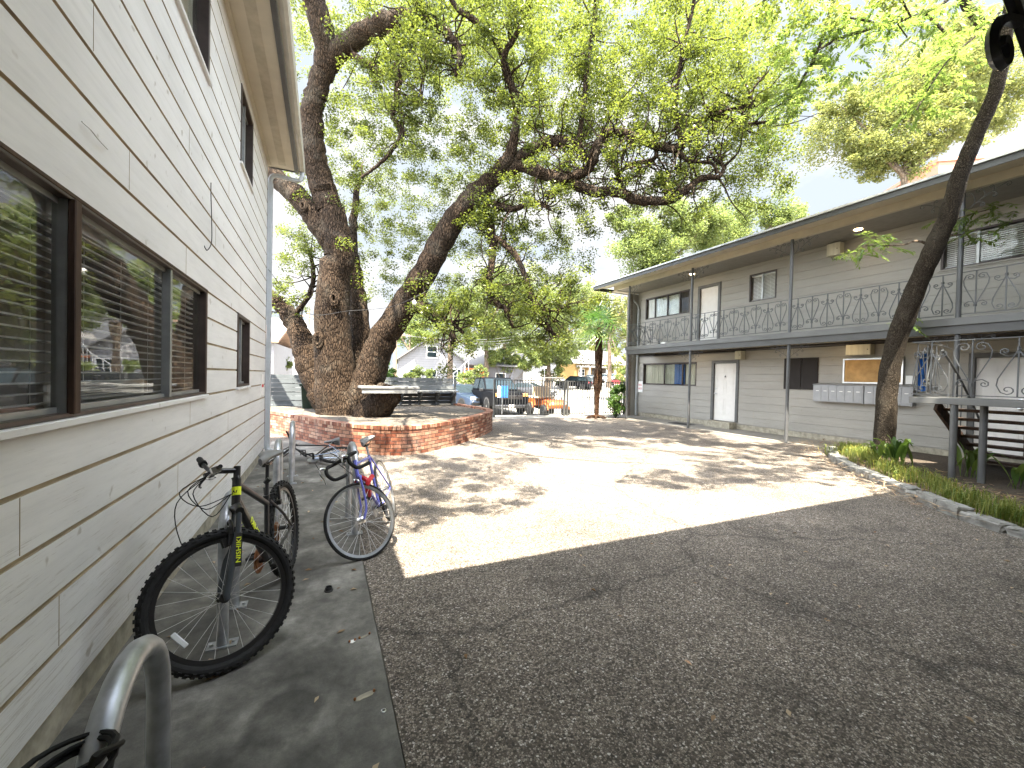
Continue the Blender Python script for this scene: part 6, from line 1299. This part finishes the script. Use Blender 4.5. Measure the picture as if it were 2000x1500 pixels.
# person far off
pp = gpt(1079, 60); T_ = None
me = bpy.data.meshes.new('person'); J = [(0, 0, .92), (0, 0, 1.15), (0, .01, 1.40), (0, .02, 1.52), (0, .03, 1.66), (0, .03, 1.76), (-.19, 0, 1.40), (-.25, 0, 1.12), (-.23, .06, .88), (.19, 0, 1.40), (.26, 0, 1.12), (.24, .06, .88), (-.10, 0, .85), (-.11, .02, .48), (-.11, -.03, .06), (-.11, .10, .03), (.10, 0, .85), (.12, -.02, .48), (.12, -.10, .06), (.12, .02, .03)]
ED_ = [(0, 1), (1, 2), (2, 3), (3, 4), (4, 5), (2, 6), (6, 7), (7, 8), (2, 9), (9, 10), (10, 11), (0, 12), (12, 13), (13, 14), (14, 15), (0, 16), (16, 17), (17, 18), (18, 19)]
RAD = [.15, .14, .16, .055, .095, .08, .065, .05, .04, .065, .05, .04, .10, .07, .045, .04, .10, .07, .045, .04]
me.from_pydata(J, ED_, []); po = bpy.data.objects.new('person', me); COL.objects.link(po); sk = po.modifiers.new('s', 'SKIN'); po.modifiers.new('d', 'SUBSURF').levels = 1
for v, r in zip(me.skin_vertices[0].data, RAD): v.radius = (r, r)
me.skin_vertices[0].data[0].use_root = True
m2 = bpy.data.meshes.new_from_object(po.evaluated_get(bpy.context.evaluated_depsgraph_get())); po.modifiers.clear(); po.data = m2
for mt in ('shirt_grey', 'trousers_dark', 'skin'): m2.materials.append(MATS[mt])
m2.materials.clear()
for mt in ('shirt_grey', 'trousers_dark', 'skin'): m2.materials.append(MATS[mt])
for f in m2.polygons:
    c = f.center; f.material_index = 2 if c.z > 1.5 or (abs(c.x) > .2 and c.z < 1.2) else (1 if c.z < .95 else 0); f.use_smooth = True
po.location = pp; po.rotation_euler[2] = R(160); tag(po, 'distant person in grey shirt and dark trousers standing by the street', 'person')
b = MB(); b.lathe([(.085, 1.68), (.105, 1.74), (.09, 1.82), (.04, 1.865)], (0, .03, 0), 12); h = b.build('hair', 'black_plastic', None, smooth=True); h.parent = po; h.location = (0, 0, 0)
# houses beyond
def house(name, label, A, Bp, depth, h, ridge, wallm, roofm, wins=(), door=None, gable_front=True, over=.35, extra=None):
    """front wall from A to Bp (ground points), depth behind"""
    A, Bp = Vector(A), Vector(Bp); d = (Bp-A); w_ = d.length; z0 = min(A.z, Bp.z)-.2; M = frame_mat((A.x, A.y, z0), d, Vector((-d.y, d.x, 0))); T_ = thing(name, (A.x, A.y, z0), label, 'house', 'houses across the street')
    b = MB(M); b.box(0, w_, 0, depth, 0, h)
    if gable_front: b.prism([(0, h), (w_, h), (w_/2, ridge)], 'Y', .0, depth)
    b.build('wall', wallm, T_)
    b = MB(M)
    for k in range(int((ridge if gable_front else h)/.2)):
        z = .2*k+.2; hw = w_ if z < h else w_*(ridge-z)/(ridge-h); b.box(w_/2-hw/2+.01, w_/2+hw/2-.01, -.008, -.001, z, z+.014)
    b.build('board_lines', 'wall_greyboard', T_)
    b = MB(M); t = .12
    if gable_front:
        for s in (-1, 1):
            e = w_/2+s*(w_/2+over); ze = h-over*(ridge-h)/(w_/2); b.add([(w_/2, -over, ridge+.02), (e, -over, ze+.02), (e, depth+over, ze+.02), (w_/2, depth+over, ridge+.02), (w_/2, -over, ridge+.02+t), (e, -over, ze+.02+t), (e, depth+over, ze+.02+t), (w_/2, depth+over, ridge+.02+t)], [(0, 1, 2, 3), (4, 7, 6, 5), (0, 4, 5, 1), (1, 5, 6, 2), (2, 6, 7, 3), (3, 7, 4, 0)])
    else:
        b.prism([(-over, h), (depth/2, ridge), (depth+over, h), (depth+over, h+t), (depth/2, ridge+t), (-over, h+t)], 'X', -over, w_+over)
    b.build('roof', roofm, T_)
    for (x, z, ww, hh) in wins:
        g = MB(M); g.box(x-.08, x+ww+.08, -.05, -.009, z-.08, z+hh+.08); f = g.build('window', 'white_paint', T_); g = MB(M); g.box(x, x+ww, -.056, -.051, z, z+hh/2-.02); g.box(x, x+ww, -.056, -.051, z+hh/2+.02, z+hh); g.build('pane', 'car_glass', f)
    if door: x, ww, hh, mt = door; g = MB(M); g.box(x, x+ww, -.06, -.01, .2, hh); dr = g.build('door', mt, T_); g = MB(M); g.box(x+ww-.12, x+ww-.08, -.1, -.06, 1.1, 1.18); g.build('handle', 'alu', dr)
    if extra: extra(T_, M)
    return T_
def stairs(T_, M):
    b = MB(M); b.bar((3.6, -1.2, .3), (6.0, -1.2, 2.6), .08, .25); 
    for k in range(9): b.box(3.7+.26*k, 3.98+.26*k, -1.9, -1.2, .35+.25*k, .4+.25*k)
    b.build('outside_stairs', 'wall_greyboard', T_)
    b = MB(M); b.bar((3.6, -1.9, 1.3), (6.0, -1.9, 3.6), .06, .06)
    for k in range(8): b.box(3.7+.3*k, 3.74+.3*k, -1.93, -1.88, .4+.29*k, 1.35+.29*k)
    b.build('stair_railing', 'white_paint', T_)
house('gabled_house', 'white clapboard house with gable and outside stairs beyond the pale fence', gpt(776, 35), gpt(905, 36), 8, 3.3, 5.3, 'wall_white', 'roof_light', [(1.0, 1.3, .9, 1.2), (2.3, 1.3, .9, 1.2), (4.6, 1.5, .7, 1.1), (2.4, 3.6, .8, .9)], None, True, .4, stairs)
def porch(T_, M):
    b = MB(M); b.box(.2, 2.6, -1.6, 0, 2.5, 2.65); b.build('porch_roof', 'orange_wood', T_)
    for x in (.3, 2.5): b = MB(M); b.box(x-.08, x+.08, -1.55, -1.39, 0, 2.5); b.build('porch_post', 'orange_wood', T_)
house('orange_porch_house', 'grey house with an orange door and porch behind the pickup truck', gpt(908, 47), gpt(1002, 46), 7, 3.0, 4.6, 'wall_greyboard', 'roof_light', [(3.6, 1.0, 1.0, 1.2)], (1.3, .95, 2.3, 'orange_wood'), False, .5, porch)
def colonnade(T_, M):
    for k in range(5): b = MB(M); b.box(.6+2.0*k, .85+2.0*k, -1.4, -1.15, 0, 2.9); b.build('porch_post', 'white_paint', T_)
    b = MB(M); b.box(.3, 9.3, -1.7, 0, 2.9, 3.3); b.build('porch_roof', 'roof_light', T_); b = MB(M); b.box(4.0, 9.0, -.04, -.015, .2, 2.8); b.build('garage_opening', 'room_dark', T_)
house('yellow_house', 'low yellow house with pale roof and columns at the end of the street', gpt(1122, 84), gpt(1218, 88), 8, 3.6, 6.6, 'wall_yellow', 'roof_light', [(1.0, 1.2, 1.2, 1.3)], (2.7, 1, 2.4, 'tan_seat'), False, .6, colonnade)
house('white_house', 'plain white house wall far left behind the oak trunks and the board fence', gpt(535, 27), gpt(640, 29), 6, 4.6, 5.8, 'wall_white', 'roof_light', [(.4, 1.6, .7, 1.2)], None, False, .3)
house('tan_house', 'corner of a tan house with rusty eave just beyond the cream building', gpt(480, 20), gpt(534, 20.4), 6, 3.55, 4.6, 'wall_white', 'roof_tan', [], None, False, .25)
b = MB(); t = 46; A, B_ = gpt(1825, t), gpt(2250, t*.93); d = (B_-A).normalized(); bk = Vector((-d.y, d.x, 0))
TW = thing('peach_tower', tuple(A), 'tall peach coloured apartment tower behind the yellow green tree, top right', 'building'); b.M = frame_mat((A.x, A.y, 0), d, bk); b.box(0, (B_-A).length, 0, 14, 0, 26.5); b.build('wall', 'tower_peach', TW)
b = MB(frame_mat((A.x, A.y, 0), d, bk)); b.box(-.2, (B_-A).length+.2, -.2, 14.2, 26.5, 26.9); b.build('roof', 'tower_peach', TW)
for k in range(7):
    for j in range(8): b = MB(frame_mat((A.x, A.y, 0), d, bk)); b.box(1.5+3*j, 2.9+3*j, -.03, -.005, 1.8+3.3*k, 3.3+3.3*k); b.build('window', 'car_glass', TW)
# poles and wires
def pole(px, t, ytop, label, r=.13):
    p = gpt(px, t); top = at(px, ytop, t); T_ = thing('utility_pole', tuple(p), label, 'utility pole'); b = MB(); b.tube([p, (p.x, p.y, top.z)], [r, r*.75], 10); b.build('pole', 'pole_wood', T_); b = MB(); b.box(p.x-.9, p.x+.9, p.y-.05, p.y+.05, top.z-.5, top.z-.38); b.build('crossarm', 'pole_wood', T_); return Vector((p.x, p.y, top.z-.4))
p1 = pole(601, 30, 606, 'wooden utility pole seen between the two left oak trunks'); p2 = pole(771, 26, 640, 'wooden utility pole right of the forked oak trunks')
b = MB()
for k in range(3):
    q0 = p1+Vector((.4*(k-1), 0, 0)); q1 = p2+Vector((.4*(k-1), 0, 0)); q2 = at(1035, 652+6*k, 40); q3 = at(1240, 655+5*k, 60)
    for a, c in ((q0, q1), (q1, q2), (q2, q3)): b.tube([a.lerp(c, i/8)-Vector((0, 0, .5*math.sin(math.pi*i/8))) for i in range(9)], .018, 4)
tag(b.build('power_lines', 'wall_greyboard', loc=tuple(p2)), 'thin power lines strung from the utility poles across the street', 'power line')
p = gpt(1063, 50); T_ = thing('street_sign', tuple(p), 'thin street sign pole beyond the orange cart near the distant person', 'sign'); b = MB(); b.tube([p, p+Vector((0, 0, 2.9))], .035, 8); b.build('pole', 'alu', T_); b = MB(); b.obox(p+Vector((0, -.04, 2.75)), (.28, 0, 0), (0, .01, 0), (0, 0, .14)); b.build('sign_plate', 'mailbox_grey', T_)
